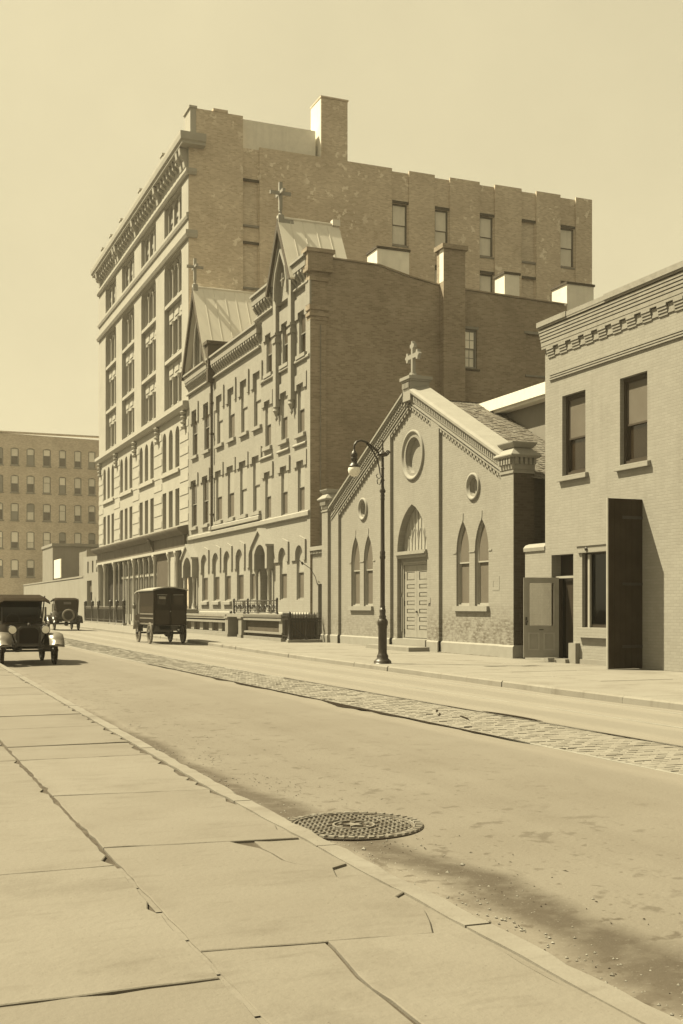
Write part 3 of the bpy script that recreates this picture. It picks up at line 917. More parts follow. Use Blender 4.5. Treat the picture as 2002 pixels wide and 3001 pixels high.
# plinth with a chamfered top, one length to each bay
for a, b, x in [(29.69, 33.79, 0.055), (33.80, 34.39, -0.045), (34.4, 34.84, 0.055), (37.26, 37.63, 0.055), (37.64, 38.21, -0.045), (38.22, 42.61, 0.055), (42.62, 43.5, -0.045)]:
    mb = MB(CO); mb.plate('y', a, b, [(F0 + x, -0.02), (F0 + 0.11, -0.02), (F0 + 0.11, 0.38), (F0 + x + 0.035, 0.38), (F0 + x, 0.33)])
    mb.build('plinth', m_chapel_stone, ch)
# corbel table under each panel head
for a, b in panels:
    n = int((b - a) / 0.205)
    for k in range(n):
        y = a + (b - a) * (k + 0.5) / n
        z = rk(y, PT) + 0.04
        s = 1 if y < YC else -1
        piece('corbel', (s,), lambda q: q.plate('x', 0.02, 0.10, [(-0.055, -0.17 - 0.03 * s), (0.055, -0.17 + 0.03 * s), (0.055, 0.06), (-0.055, 0.06)]).plate('x', 0.0, 0.10, [(-0.10, -0.06 - 0.048 * s), (0.10, -0.06 + 0.048 * s), (0.10, 0.07), (-0.10, 0.07)]),
              m_chapel, ch, (0, y - YC, z))
# raking cornice: dentils, fillet, coping
n = 108
for k in range(n):
    y = 29.75 + (42.95 - 29.75) * (k + 0.5) / n
    if abs(y - YC) < 0.42: continue
    piece('dentil', (1 if y < YC else -1,), lambda q: q.plate('x', -0.07, 0.0, [(-0.032, -0.085), (0.032, -0.085), (0.032, 0.085), (-0.032, 0.085)]), m_chapel, ch, (0, y - YC, rk(y, 8.86)))
for s in (-1, 1):
    e = 6.68 if s < 0 else 7.35
    y0, y1 = (YC - e, YC - 0.30) if s < 0 else (YC + 0.30, YC + e)
    def band(x0, x1, zb, zt, nm, mat):
        mb = MB(CO); mb.plate('x', F0 + x0, F0 + x1, [(y0, rk(y0, zb)), (y1, rk(y1, zb)), (y1, rk(y1, zt)), (y0, rk(y0, zt))])
        return mb.build(nm, mat, ch)
    band(-0.10, 0.0, 8.95, 9.02, 'rake_fillet', m_chapel_stone)
    band(-0.035, -0.001, 8.70, 8.755, 'rake_fillet', m_chapel_stone)
    band(-0.03, -0.001, PT + 0.10, PT + 0.14, 'rake_fillet', m_chapel_stone)
    mb = MB(CO)
    pr = [(F0 - 0.15, 9.02), (F0 - 0.15, 9.10), (F0 - 0.06, 9.16), (F0 + 0.52, 9.30), (F0 + 0.60, 9.24), (F0 + 0.60, 8.5), (F0 + 0.42, 8.5), (F0 + 0.42, 9.02)]
    vs = [(x, y, z - 0.485 * abs(y - YC)) for y in (y0, y1) for x, z in pr]
    k = len(pr)
    mb.add(vs, [(i, (i + 1) % k, k + (i + 1) % k, k + i) for i in range(k)] + [tuple(range(k)), tuple(range(2 * k - 1, k - 1, -1))])
    mb.build('coping', m_chapel_stone, ch)
# apex block and cross
mb = MB(CO)
mb.box(F0 - 0.12, F0 + 0.62, YC - 0.30, YC + 0.30, 8.62, 9.32)
mb.box(F0 - 0.20, F0 + 0.70, YC - 0.39, YC + 0.39, 9.34, 9.45)
mb.box(F0 - 0.16, F0 + 0.66, YC - 0.345, YC + 0.345, 9.28, 9.34)
mb.build('apex_block', m_chapel_stone, ch)
for k in range(5):
    piece('dentil', ('ap',), lambda q: q.box(-0.05, 0, -0.035, 0.035, -0.09, 0.09), m_chapel_stone, ch, (-0.12, -0.22 + 0.11 * k, 9.14))
mb = MB(CO)
mb.box(F0 - 0.02, F0 + 0.36, YC - 0.22, YC + 0.22, 9.45, 9.51)
mb.plate('x', F0 + 0.04, F0 + 0.22, [(YC - 0.17, 9.51), (YC + 0.17, 9.51), (YC + 0.07, 9.62), (YC - 0.07, 9.62)])
mb.build('cross_base', m_chapel_stone, ch)
cr = [(-0.06, 0), (0.06, 0), (0.06, 0.55), (0.30, 0.55), (0.34, 0.47), (0.44, 0.46), (0.46, 0.56), (0.54, 0.61), (0.54, 0.65), (0.46, 0.70), (0.44, 0.80), (0.34, 0.79), (0.30, 0.70), (0.06, 0.70), (0.06, 0.90), (0.15, 0.94), (0.16, 1.04), (0.07, 1.06), (0.03, 1.15), (0, 1.16)]
cr = cr + [(-a, b) for a, b in reversed(cr[2:-1])]
mb = MB(CO); mb.plate('x', F0 + 0.07, F0 + 0.19, shift(cr, YC - 0.03, 9.55))
mb.build('cross', m_chapel_stone, ch)
# end piers
for y0, y1, xf in ((28.95, 29.69, -0.05), (43.5, 44.15, -0.11)):
    mb = MB(CO); mb.box(F0 + xf, F0 + 0.64, y0, y1, -0.02, 5.52)
    pr_ = mb.build('end_pier', m_chapel, ch)
    if y0 < 30:
        mb = MB(CO); mb.box(F0 + xf + 0.02, F0 + 0.641, y0 - 0.006, y0 - 0.0005, 0.385, 5.375); mb.build('shaded_flank', m_chapel_side, ch)  # dark brick sheet puts the narrow gap's shade into the pier's side
    mb = MB(CO); mb.plate('y', y0 - 0.04, y1 + 0.04, [(F0 + xf - 0.05, -0.02), (F0 + 0.68, -0.02), (F0 + 0.68, 0.33), (F0 + 0.64, 0.38), (F0 + xf, 0.38), (F0 + xf - 0.05, 0.33)])
    mb.build('plinth', m_chapel_stone, ch)
    mb = MB(CO)
    mb.box(F0 + xf - 0.03, F0 + 0.67, y0 - 0.03, y1 + 0.03, 5.38, 5.42)
    mb.box(F0 + xf - 0.02, F0 + 0.66, y0 - 0.02, y1 + 0.02, 5.5, 5.62)
    def ringz(q, z, e): return [(F0 + xf - e, y0 - e, z), (F0 + 0.64 + e, y0 - e, z), (F0 + 0.64 + e, y1 + e, z), (F0 + xf - e, y1 + e, z)]
    lv = [(5.62, 0.02), (5.83, 0.02), (5.83, 0.12), (5.88, 0.16), (5.91, 0.16), (6.12, -0.06), (6.13, -0.02), (6.22, 0.05), (6.26, 0.07), (6.29, 0.07)]
    vs = []
    for z, e in lv: vs += ringz(0, z, e)
    fs = []
    for i in range(len(lv) - 1):
        for k in range(4): fs.append((i * 4 + k, i * 4 + (k + 1) % 4, i * 4 + 4 + (k + 1) % 4, i * 4 + 4 + k))
    fs += [(3, 2, 1, 0), tuple(len(vs) - 4 + k for k in range(4))]
    mb.add(vs, fs)
    cap = mb.build('pier_cap', m_chapel_stone, ch)
    for k in range(5):
        piece('corbel', ('px',), lambda q: q.box(-0.08, 0, -0.04, 0.04, -0.09, 0.10), m_chapel, ch, (xf - 0.02, y0 + 0.07 + k * (y1 - y0 - 0.14) / 4 - YC, 5.73))
        piece('corbel', ('py',), lambda q: q.box(-0.04, 0.04, -0.08, 0, -0.09, 0.10), m_chapel, ch, (xf + 0.07 + k * (0.55 - xf) / 4, y0 - 0.02 - YC, 5.73))
# round openings: ring mouldings and what closes them
for (y, z, r), ro in zip(rond, (0.87, 0.43, 0.43)):
    mb = MB((0, 0, 0))
    rings = [(ro, 0.10, 0), (ro, 0.045, 0), (ro - 0.05, 0.03, 0), (ro - 0.09, 0.055, 0), (ro - 0.11, 0.095, 0), (r + 0.02, 0.11, 0), (r, 0.16, 0), (r - 0.03, 0.30, 0)]
    vs, fs = [], []
    m_ = 40
    for rr_, x, _ in rings:
        vs += [(x, rr_ * math.cos(2 * math.pi * k / m_), rr_ * math.sin(2 * math.pi * k / m_)) for k in range(m_)]
    for i in range(len(rings) - 1):
        for k in range(m_): fs.append((i * m_ + k, i * m_ + (k + 1) % m_, (i + 1) * m_ + (k + 1) % m_, (i + 1) * m_ + k))
    mb.add(vs, fs)
    o = mb.build('round_window', m_chapel_stone, ch, True); o.location = (0, y - YC, z)
    mb = MB(); mb.plate('x', 0.285 if r > 0.5 else 0.30, 0.33, circle(r + 0.02))
    mb.build('disc', m_chapel if r > 0.5 else m_dark, o)
    if r < 0.5:
        mb = MB(); mb.plate('x', 0.24, 0.28, circle(r, 20), [shift(circle(0.10, 14), 0, -0.07)]); mb.build('tracery', m_chapel_stone, o)
# lancet windows
for i, (y, w) in enumerate(op_l):
    wd = window(ch, 'x', y, F0 + 0.16, 1.52, w, 2.70, 'point', 1.0, 0.50, m_blinddim, m_blinddim, m_woodlight, t=0.05, name='lancet_window')
for ya, yb in ((39.36, 41.60), (30.62, 32.84)):
    mb = MB(CO); mb.box(F0 + 0.0, F0 + 0.24, ya, yb, 1.36, 1.515); mb.build('window_sill', m_chapel_stone, ch)
for y, w in op_l:
    for s in (-1, 1):
        piece('impost', (1,), lambda q: q.box(-0.02, 0.0, -0.10, 0.10, -0.02, 0.02), m_chapel_stone, ch, (0.10, y + s * (w / 2 + 0.11) - YC, 3.22))
    piece('keystone', (1,), lambda q: q.plate('x', -0.018, 0.0, [(-0.03, 0), (0.03, 0), (0.045, 0.22), (-0.045, 0.22)]), m_chapel_stone, ch, (0.10, y - YC, 4.235))
# portal
PY = 36.05
mb = MB(CO); mb.plate('x', F0 + 0.36, F0 + 0.41, shift(outline(2.38, 1.68, 'point', 1.66), PY, 3.38))
mb.build('tympanum', m_woodlight, ch)
for k in range(-4, 5):
    y = k * 0.25
    h = 1.52 * math.sqrt(max(0.02, 1 - (abs(y) / 1.2) ** 1.4))
    piece('tympanum_rib', (k,), lambda q: q.box(-0.025, 0.0, -0.014, 0.014, 0.06, h), m_woodlight, ch, (0.36, PY + y - YC, 3.40))
for k in range(-2, 2):
    yy = (k + 0.5) * 0.5
    hh = 0.95 * (1 - 0.25 * abs(k + 0.5))
    def arc(q, hh=hh):
        for s in (-1, 1):
            q.tube([(-0.012, s * 0.25 * math.cos(t * 1.35), hh * math.sin(t * 1.35)) for t in [j / 8 for j in range(9)]], 0.014, 5)
    piece('tracery_arch', (k,), arc, m_woodlight, ch, (0.36, PY + yy - YC, 3.42))
mb = MB(CO); mb.box(F0 - 0.02, F0 + 0.40, PY - 1.195, PY + 1.195, 3.315, 3.37); mb.box(F0 + 0.06, F0 + 0.40, PY - 1.195, PY + 1.195, 3.20, 3.315)
mb.box(F0 + 0.02, F0 + 0.40, PY - 1.195, PY + 1.195, 3.37, 3.44)
mb.build('door_lintel', m_wood, ch)
door = MB(CO)
door.plate('x', F0 + 0.26, F0 + 0.40, [(PY - 1.195, 0.36), (PY + 1.195, 0.36), (PY + 1.195, 3.20), (PY - 1.195, 3.20)], [[(PY - 0.96, 0.40), (PY + 1.00, 0.40), (PY + 1.00, 2.96), (PY - 0.96, 2.96)]])
dfr = door.build('door_frame', m_wood, ch)
for yy in (PY - 1.13, PY + 1.07):
    for za, zb in ((0.62, 1.85), (2.0, 3.05)):
        mb = MB(CO); mb.box(F0 + 0.225, F0 + 0.26, yy, yy + 0.07, za, zb); mb.build('moulding', m_wood, dfr)
mb = MB(CO); mb.box(F0 + 0.22, F0 + 0.26, PY - 0.9, PY + 0.9, 3.02, 3.08); mb.build('moulding', m_wood, dfr)
for s, ya, yb in ((0, PY + 0.012, PY + 0.99), (1, PY - 0.95, PY - 0.004)):
    rows = [(2.43, 2.72)] + [(2.13 - 0.287 * k, 2.285 - 0.287 * k) for k in range(6)]
    hol = [[(ya + 0.17, a), (yb - 0.17, a), (yb - 0.17, b), (ya + 0.17, b)] for a, b in rows]
    mb = MB(CO); mb.plate('x', F0 + 0.30, F0 + 0.35, [(ya, 0.42), (yb, 0.42), (yb, 2.95), (ya, 2.95)], hol)
    leaf = mb.build('door_leaf', m_wood, ch)
    for a, b in rows:
        mb = MB(CO)
        y0_, y1_ = ya + 0.17, yb - 0.17
        mb.add([(F0 + 0.335, y0_, a), (F0 + 0.335, y1_, a), (F0 + 0.335, y1_, b), (F0 + 0.335, y0_, b), (F0 + 0.312, y0_ + 0.05, a + 0.035), (F0 + 0.312, y1_ - 0.05, a + 0.035), (F0 + 0.312, y1_ - 0.05, b - 0.035), (F0 + 0.312, y0_ + 0.05, b - 0.035)],
               [(4, 5, 6, 7), (0, 1, 5, 4), (1, 2, 6, 5), (2, 3, 7, 6), (3, 0, 4, 7)])
        mb.build('panel', m_wood, leaf)
    for z in (0.62, 1.62, 2.58):
        yh = yb - 0.03 if s == 0 else ya - 0.03
        mb = MB(CO); mb.box(F0 + 0.285, F0 + 0.30, yh, yh + 0.06, z - 0.09, z + 0.09); mb.build('hinge', m_iron, leaf)
    if s == 1:
        mb = MB(CO); mb.lathe((F0 + 0.27, yb - 0.04, 1.32), [(0.0, -0.05), (0.03, -0.04), (0.035, 0.0), (0.02, 0.03)], 10, 'x'); mb.build('knob', m_iron, leaf)
mb = MB(CO); mb.box(F0 + 0.02, F0 + 0.4, PY - 1.19, PY + 1.19, 0.14, 0.375); mb.build('threshold', m_chapel_stone, ch)
mb = MB(CO); mb.box(F0 - 0.80, F0 - 0.01, 34.42, 38.0, -0.02, 0.145); mb.build('step', m_stone, ch)
mb = MB(CO); mb.box(F0 + 0.06, F0 + 0.10, 34.48, 34.55, 1.52, 1.80); mb.tube([(F0 + 0.06, 34.51, 1.62), (F0 + 0.0, 34.51, 1.60), (F0 + 0.0, 34.51, 1.52)], 0.02, 6); mb.build('bell_pull', m_iron, ch)
mb = MB(CO)
for a, b, c, d in ((30.02, 30.07, 2.00, 2.42), (30.38, 30.43, 2.00, 2.28), (30.07, 30.38, 2.00, 2.09)): mb.box(F0 + 0.092, F0 + 0.099, a, b, c, d)
mb.build('poster_remnant', m_chapel_stone, ch)
# body and roof
RX1 = 20.25
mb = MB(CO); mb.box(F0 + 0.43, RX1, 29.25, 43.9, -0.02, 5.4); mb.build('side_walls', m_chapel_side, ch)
RZ = 8.72
mb = MB(CO)
mb.plate('x', F0 + 0.43, RX1, [(29.05, 5.3), (44.0, 5.3), (44.0, RZ - 0.487 * (44.0 - YC)), (YC, RZ), (29.05, RZ - 0.487 * (YC - 29.05))])
mb.build('roof_deck', m_earth, ch)
sh = MB(CO)
for s in (-1, 1):
    d = 0.0
    ln = 7.85
    while d < ln:
        x = F0 + 0.60 - R.uniform(0, 0.1)
        while x < RX1 + 0.03:
            w = R.uniform(0.10, 0.20)
            lift = R.uniform(0.008, 0.03)
            ca_, sa_ = 0.899, 0.438
            def P(dd, up): return (YC + s * (dd * ca_ + up * sa_), RZ - dd * sa_ + up * ca_)
            d0, d1 = d - 0.06, d + 0.20 + R.uniform(-0.015, 0.02)
            a, b, c = P(d0, 0.006), P(d1, lift), P(d1, lift - 0.014)
            vs = [(x, *a), (x + w - 0.008, *a), (x + w - 0.008, *b), (x, *b), (x, *c), (x + w - 0.008, *c)]
            sh.add(vs, [(0, 1, 2, 3), (3, 2, 5, 4)])
            x += w
        d += 0.19
prp(sh.build('shingles', m_shingle, ch), kind='stuff')

# ================================================================== wall with a door between chapel and school
gw = thing('passage_wall', (F0, 44.95, 0), 'narrow painted wall with a dark doorway between chapel and school', 'wall')
GO = (F0, 44.95, 0)
mb = MB(GO); mb.plate('x', F0 + 0.05, F0 + 0.4, [(44.16, 0), (45.78, 0), (45.78, 3.72), (44.16, 3.72)], [[(44.30, 0.06), (45.00, 0.06), (45.00, 2.45), (44.30, 2.45)]])
mb.build('wall', m_chapel, gw)
mb = MB(GO); mb.box(F0 - 0.10, F0 + 0.45, 44.16, 45.78, 3.86, 3.98); mb.box(F0 - 0.05, F0 + 0.42, 44.16, 45.78, 3.98, 4.03); mb.build('coping', m_chapel_stone, gw)
mb = MB(GO); mb.box(F0 + 0.02, F0 + 0.4, 44.16, 45.78, 3.72, 3.86); mb.build('frieze', m_chapel, gw)
for k in range(9):
    piece('dentil', ('gw',), lambda q: q.box(-0.05, 0.02, -0.04, 0.04, -0.06, 0.06), m_chapel_stone, gw, (0.0, -0.72 + k * 0.18, 3.78))
mb = MB(GO); mb.box(F0 + 0.22, F0 + 0.27, 44.30, 45.00, 0.06, 2.45); dl = mb.build('door_leaf', m_wooddark, gw)
for a, b in ((0.2, 1.0), (1.15, 2.3)):
    for c in (44.37, 44.69):
        mb = MB(GO); mb.box(F0 + 0.205, F0 + 0.22, c, c + 0.24, a, b); mb.build('panel', m_wooddark, dl)
mb = MB(GO); mb.tube([(F0 + 0.04, 45.06, 2.42), (F0 - 0.05, 45.06, 2.75), (F0 - 0.28, 45.06, 3.10), (F0 - 0.62, 45.06, 3.32), (F0 - 0.78, 45.06, 3.45)], 0.014, 6)
mb.tube([(F0 - 0.60, 45.06, 3.26), (F0 - 0.66, 45.06, 3.36)], [0.05, 0.05], 8); mb.build('lamp_bracket', m_iron, gw)

# ================================================================== the school
S0 = 45.80; S1 = 66.2
sc = thing('school_building', (F0, S0, 0), 'three storey painted school with steep tin gables and a dark brick flank wall', 'school')
SO = (F0, S0, 0)
c2 = [(64.88, 1.18), (62.40, 1.14), (59.73, 1.13), (57.51, 1.14), (55.33, 1.12), (53.20, 1.08)]
c3 = [(64.72, 1.05), (62.18, 1.05), (59.55, 1.08), (57.38, 1.08), (55.18, 1.08), (53.05, 1.08)]
bay = [51.43, 49.12, 46.92]
f1 = [(62.56, 1.22), (60.24, 1.18), (58.08, 1.12), (55.88, 1.15), (53.68, 1.16)]
f1b = [(49.27, 0.98), (47.04, 0.92)]
dr = [(65.30, 1.75), (51.72, 1.62)]
outer = [(S0, 0), (S1, 0), (S1, 15.0), (52.35, 15.0), (52.35, 16.5), (S0, 16.5)]
holes = []
W_ = []      # (y, z0, w, h, head, rise)
for y, w in c2: W_.append((y, 6.12, w, 2.68, 'rect', None))
for y, w in c3: W_.append((y, 10.24, w, 2.60, 'rect', None))
for y in bay:
    W_.append((y, 5.63, 0.86, 2.21, 'rect', None)); W_.append((y, 9.05, 0.84, 2.14, 'rect', None)); W_.append((y - 0.15, 12.46, 0.80, 1.84, 'rect', None))
for y, w in f1: W_.append((y, 1.80, w, 2.62, 'seg', 0.34))
for y, w in f1b: W_.append((y, 1.80, w, 2.38, 'seg', 0.30))
DR_ = [(dr[0][0], 1.38, dr[0][1], 2.98, 'seg', 0.5), (dr[1][0], 1.18, dr[1][1], 3.25, 'seg', 0.45)]
for y, z, w, h, hd, rs in W_ + DR_: holes.append(shift(outline(w, h, hd, rs), y, z))
mb = MB(SO); mb.plate('x', F0, F0 + 0.42, outer, holes)
mb.build('front_wall', m_school, sc)
def pick():
    return R.choice([m_blind, m_blind, m_blind, m_blinddim])
for i, (y, z, w, h, hd, rs) in enumerate(W_):
    inbay = y < 52.3
    dark = i in (0, 1, 6, 7)
    if dark: up, low = m_glass, m_glass
    elif inbay and z > 12: up, low = m_glassdim, m_glass
    elif inbay: up, low = m_blind, m_blinddim
    elif z < 2: up, low = m_blind, (m_glassdim if R.random() < 0.8 else m_blinddim)
    else: up, low = m_blind, R.choice([m_blind, m_blind, m_blinddim])
    sl = (w + 0.34, 0.19, 0.13, 0.045) if not (inbay and z < 6) else None
    window(sc, 'x', y, F0 + 0.045, z, w, h, hd, rs, 0.48 if z > 2 else 0.5, up, low, m_sash, m_school_trim, sill=sl, sillmat=m_school_trim, t=0.05)
# hooded labels round the window heads
def hood(y, w, ztop, drop, up, wl, wr, hd='rect', rs=None):
    a, b = y - w / 2, y + w / 2
    if hd == 'rect':
        p = [(a - wr, ztop - drop), (a, ztop - drop), (a, ztop), (b, ztop), (b, ztop - drop), (b + wl, ztop - drop), (b + wl, ztop + up), (a - wr, ztop + up)]
    else:
        arch = [(u + y, z + ztop - 1.0) for u, z in reversed(outline(w, 1.0, hd, rs)[2:])]
        p = [(a - wr, ztop - drop), (a, ztop - drop)] + arch + [(b, ztop - drop), (b + wl, ztop - drop), (b + wl, ztop + up * 0.55), (y, ztop + up), (a - wr, ztop + up * 0.55)]
    mb = MB(SO); mb.plate('x', F0 - 0.075, F0 - 0.001, p)
    return mb.build('window_hood', m_school, sc)
for y, w in c3: hood(y, w, 12.84, 0.72, 0.42, 0.42, 0.28)
for y, w in c2: hood(y, w, 8.80, 0.30, 0.38, 0.50, 0.32)
for y in bay:
    hood(y, 0.86, 7.84, 0.24, 0.42, 0.42, 0.36); hood(y, 0.84, 11.19, 0.24, 0.42, 0.42, 0.36)
    hood(y - 0.15, 0.80, 14.30, 0.26, 0.62, 0.40, 0.34)
for y, w in f1: hood(y, w, 4.42, 1.0, 0.42, 0.36, 0.30, 'seg', 0.34)
for y, w in f1b: hood(y, w, 4.18, 0.66, 0.42, 0.62, 0.30, 'seg', 0.30)
def course(y0, y1, z0, z1, p, name='string_course', mat=None):
    mb = MB(SO); mb.plate('y', y0, y1, [(F0 + 0.0, z0), (F0 - p + 0.03, z0), (F0 - p, z0 + 0.03), (F0 - p, z1 - 0.05), (F0 - p + 0.05, z1), (F0, z1)])
    return mb.build(name, mat or m_school_trim, sc)
course(S0 - 0.03, S1, 5.37, 5.62, 0.13)
course(52.45, 61.3, 5.66, 5.90, 0.16)
course(S0, 52.3, 12.14, 12.30, 0.10)
for y in bay:
    course(y - 0.56, y + 0.62, 8.84, 9.03, 0.12, 'window_sill')
    course(y - 0.72, y + 0.90, 8.50, 8.62, 0.10)
# plinth courses at the foot of the wall
course(S0, S1, 0.95, 1.25, 0.10, 'base_course')
# main cornice: corbel teeth between two mouldings
def cornice(y0, y1, zb, pitch, tooth, label=None):
    course(y0, y1, zb, zb + 0.13, 0.14, 'cornice_moulding')
    mb = MB(SO); mb.box(F0 - 0.24, F0, y0, y1, zb + 0.72, zb + 1.10); mb.build('cornice_frieze', m_shop_trim, sc)
    mb = MB(SO); mb.box(F0 - 0.33, F0 + 0.4, y0 - 0.02, y1 + 0.02, zb + 1.10, zb + 1.20); mb.build('cornice_coping', m_school_trim, sc)
    n = int((y1 - y0) / pitch)
    for k in range(n):
        y = y0 + (y1 - y0) * (k + 0.5) / n
        piece('cornice_tooth', (round(tooth, 2),), lambda q: q.plate('y', -tooth / 2, tooth / 2, [(-0.03, 0.0), (-0.22, 0.26), (-0.22, 0.40), (0.0, 0.40), (0.0, 0.0)]), m_school, sc, (0, y - S0, zb + 0.32))
cornice(52.5, 60.6, 13.90, 0.37, 0.17)
cornice(61.0, 66.3, 13.90, 0.26, 0.12)
cornice(50.35, 53.3, 15.30, 0.37, 0.17)
cornice(S0 + 0.0, 47.75, 15.30, 0.37, 0.17)
mb = MB(SO); mb.box(F0 + 0.03, F0 + 0.9, 52.36, 53.3, 14.9, 16.5); mb.build('bay_return', m_school, sc)
# pilasters of the gabled bay with pendant ends
for ya, yb, zt in ((47.66, 48.04, 16.1), (49.72, 50.10, 16.1)):
    mb = MB(SO); mb.box(F0 - 0.22, F0 - 0.001, ya, yb, 10.62, zt)
    mb.box(F0 - 0.27, F0 - 0.001, ya - 0.05, yb + 0.05, 13.55, 13.75); mb.box(F0 - 0.27, F0 - 0.001, ya - 0.05, yb + 0.05, 13.9, 14.0)
    ym = (ya + yb) / 2
    mb.lathe((F0 - 0.11, ym, 0), [(0.01, 9.98), (0.07, 10.10), (0.05, 10.2), (0.12, 10.36), (0.17, 10.45), (0.13, 10.55), (0.16, 10.62)], 10)
    mb.build('bay_pilaster', m_school_trim, sc)
# arched gable hood between the pilasters
mb = MB(SO)
mb.plate('x', F0 - 0.20, F0 + 0.35, [(47.72, 15.2), (50.08, 15.2), (50.08, 16.0), (48.90, 18.95), (47.72, 16.0)],
         [shift(outline(1.55, 2.2, 'point', 1.7), 48.9, 15.2 + 0.0005)])
mb.build('gable_front', m_school, sc)
mb = MB(SO); mb.plate('x', F0 + 0.02, F0 + 0.10, shift(outline(1.56, 2.2, 'point', 1.7), 48.9, 15.2)); mb.build('gable_tympanum', m_school, sc)
mb = MB(SO); mb.tube([(F0 - 0.24, 48.9 + 0.86 * u, 15.45 + 2.05 * v) for u, v in ((-1, 0.0), (-0.98, 0.25), (-0.75, 0.58), (0, 1.0), (0.75, 0.58), (0.98, 0.25), (1, 0.0))], 0.09, 6)
mb.build('gable_moulding', m_school_trim, sc)
mb = MB(SO); mb.tube([(F0 - 0.16, 48.9, 15.9), (F0 - 0.16, 48.9, 16.5)], 0.05, 6); mb.tube([(F0 - 0.16, 48.65, 16.2), (F0 - 0.16, 49.15, 16.2)], 0.05, 6); mb.build('gable_ornament', m_school_trim, sc)
# two steep tin roofs
def gable_roof(yc, hw, x0, x1, ze, zr, name_mat, window_=False, skirt=0.0):
    t = 0.10
    for s in (-1, 1):
        L = math.hypot(hw, zr - ze)
        nrm = (s * (zr - ze) / L, hw / L)
        mb = MB(SO)
        a, b = (yc + s * hw, ze), (yc, zr)
        vs = []
        for x in (x0, x1):
            vs += [(x, a[0], a[1]), (x, b[0], b[1]), (x, b[0] - nrm[0] * t, b[1] - t * 1.6), (x, a[0] - nrm[0] * t, a[1] - nrm[1] * t)]
        mb.add(vs, [(0, 1, 5, 4), (1, 2, 6, 5), (2, 3, 7, 6), (3, 0, 4, 7), (0, 1, 2, 3), (7, 6, 5, 4)])
        rf = mb.build('tin_roof', m_tin, sc)
        k = 0
        n = max(3, int((x1 - x0) / 0.55))
        for k in range(1, n):
            x = x0 + (x1 - x0) * k / n
            mb = MB(SO); mb.tube([(x, a[0] + nrm[0] * 0.008, a[1] + nrm[1] * 0.008), (x, b[0] + nrm[0] * 0.008, b[1] + nrm[1] * 0.008)], 0.010, 5); mb.build('seam', m_tin, rf)
        # bargeboard under the verge
        mb = MB(SO)
        vs = []
        for x in (x0 - 0.02, x0 + 0.12):
            vs += [(x, a[0] - nrm[0] * 0.02, a[1]), (x, b[0], b[1] - 0.03), (x, b[0], b[1] - 0.55), (x, a[0] - nrm[0] * 0.25, a[1] - 0.05)]
        mb.add(vs, [(0, 1, 2, 3), (7, 6, 5, 4), (0, 1, 5, 4), (1, 2, 6, 5), (2, 3, 7, 6), (3, 0, 4, 7)])
        mb.build('bargeboard', m_stonedark, sc)
    mb = MB(SO); mb.tube([(x0, yc, zr + 0.02), (x1, yc, zr + 0.02)], 0.06, 8); mb.box(x1 - 0.35, x1 + 0.02, yc - 0.14, yc + 0.14, zr - 0.05, zr + 0.22)
    mb.build('ridge_roll', m_tin, sc)
gable_roof(48.95, 1.75, 16.80, 19.78, 15.85, 18.98, m_tin)
gable_roof(64.0, 2.7, 16.85, 21.8, 14.9, 19.75, m_tin)
# left gable front with its arched window
mb = MB(SO)
mb.plate('x', F0 + 0.05, F0 + 0.4, [(61.75, 14.9), (66.15, 14.9), (63.95, 19.3)], [shift(outline(1.1, 2.7, 'point', 1.2), 63.95, 15.12)])
mb.build('gable_front', m_school, sc)
window(sc, 'x', 63.95, F0 + 0.22, 15.12, 1.1, 2.7, 'point', 1.2, 0.5, m_glass, m_glass, m_sash, m_school_trim, sill=(1.4, 0.15, 0.1, 0.18), name='gable_window')
mb = MB(SO); mb.tube([(F0 - 0.03, 63.95 + 0.68 * u, 15.3 + 2.75 * v) for u, v in ((-1, 0.0), (-1, 0.5), (-0.7, 0.75), (0, 1.0), (0.7, 0.75), (1, 0.5), (1, 0.0))], 0.08, 6); mb.build('gable_moulding', m_school_trim, sc)
# kneeler block at the foot of the left gable
mb = MB(SO); mb.box(F0 - 0.25, F0 + 1.1, 61.1, 61.75, 15.1, 15.9); mb.box(F0 - 0.33, F0 + 1.2, 60.98, 61.85, 15.9, 16.08); mb.box(F0 + 1.1, F0 + 2.0, 61.1, 61.75, 15.1, 15.65); mb.build('kneeler', m_stonedark, sc)
# crosses
def cross(y, x, z, s, nm='roof_cross'):
    mb = MB(SO)
    mb.box(x - 0.16 * s, x + 0.16 * s, y - 0.16 * s, y + 0.16 * s, z - 0.45 * s, z)
    mb.lathe((x, y, z), [(0.15 * s, 0), (0.07 * s, 0.12 * s), (0.11 * s, 0.2 * s), (0.055 * s, 0.3 * s)], 8)
    mb.box(x - 0.09 * s, x + 0.09 * s, y - 0.09 * s, y + 0.09 * s, z + 0.28 * s, z + 1.75 * s)
    mb.box(x - 0.082 * s, x + 0.082 * s, y - 0.52 * s, y + 0.52 * s, z + 1.10 * s, z + 1.26 * s)
    mb.box(x - 0.52 * s, x + 0.52 * s, y - 0.08 * s, y + 0.08 * s, z + 1.101 * s, z + 1.259 * s)
    for d in ((0.5, 0), (-0.5, 0), (0, 0.5), (0, -0.5)):
        mb.box(x + d[0] * s - 0.075 * s, x + d[0] * s + 0.075 * s, y + d[1] * s - 0.075 * s, y + d[1] * s + 0.075 * s, z + 1.09 * s, z + 1.27 * s)
    mb.build(nm, m_school_trim, sc)
cross(48.95, 16.95, 19.1, 0.85)
cross(64.0, 17.0, 19.9, 0.85)
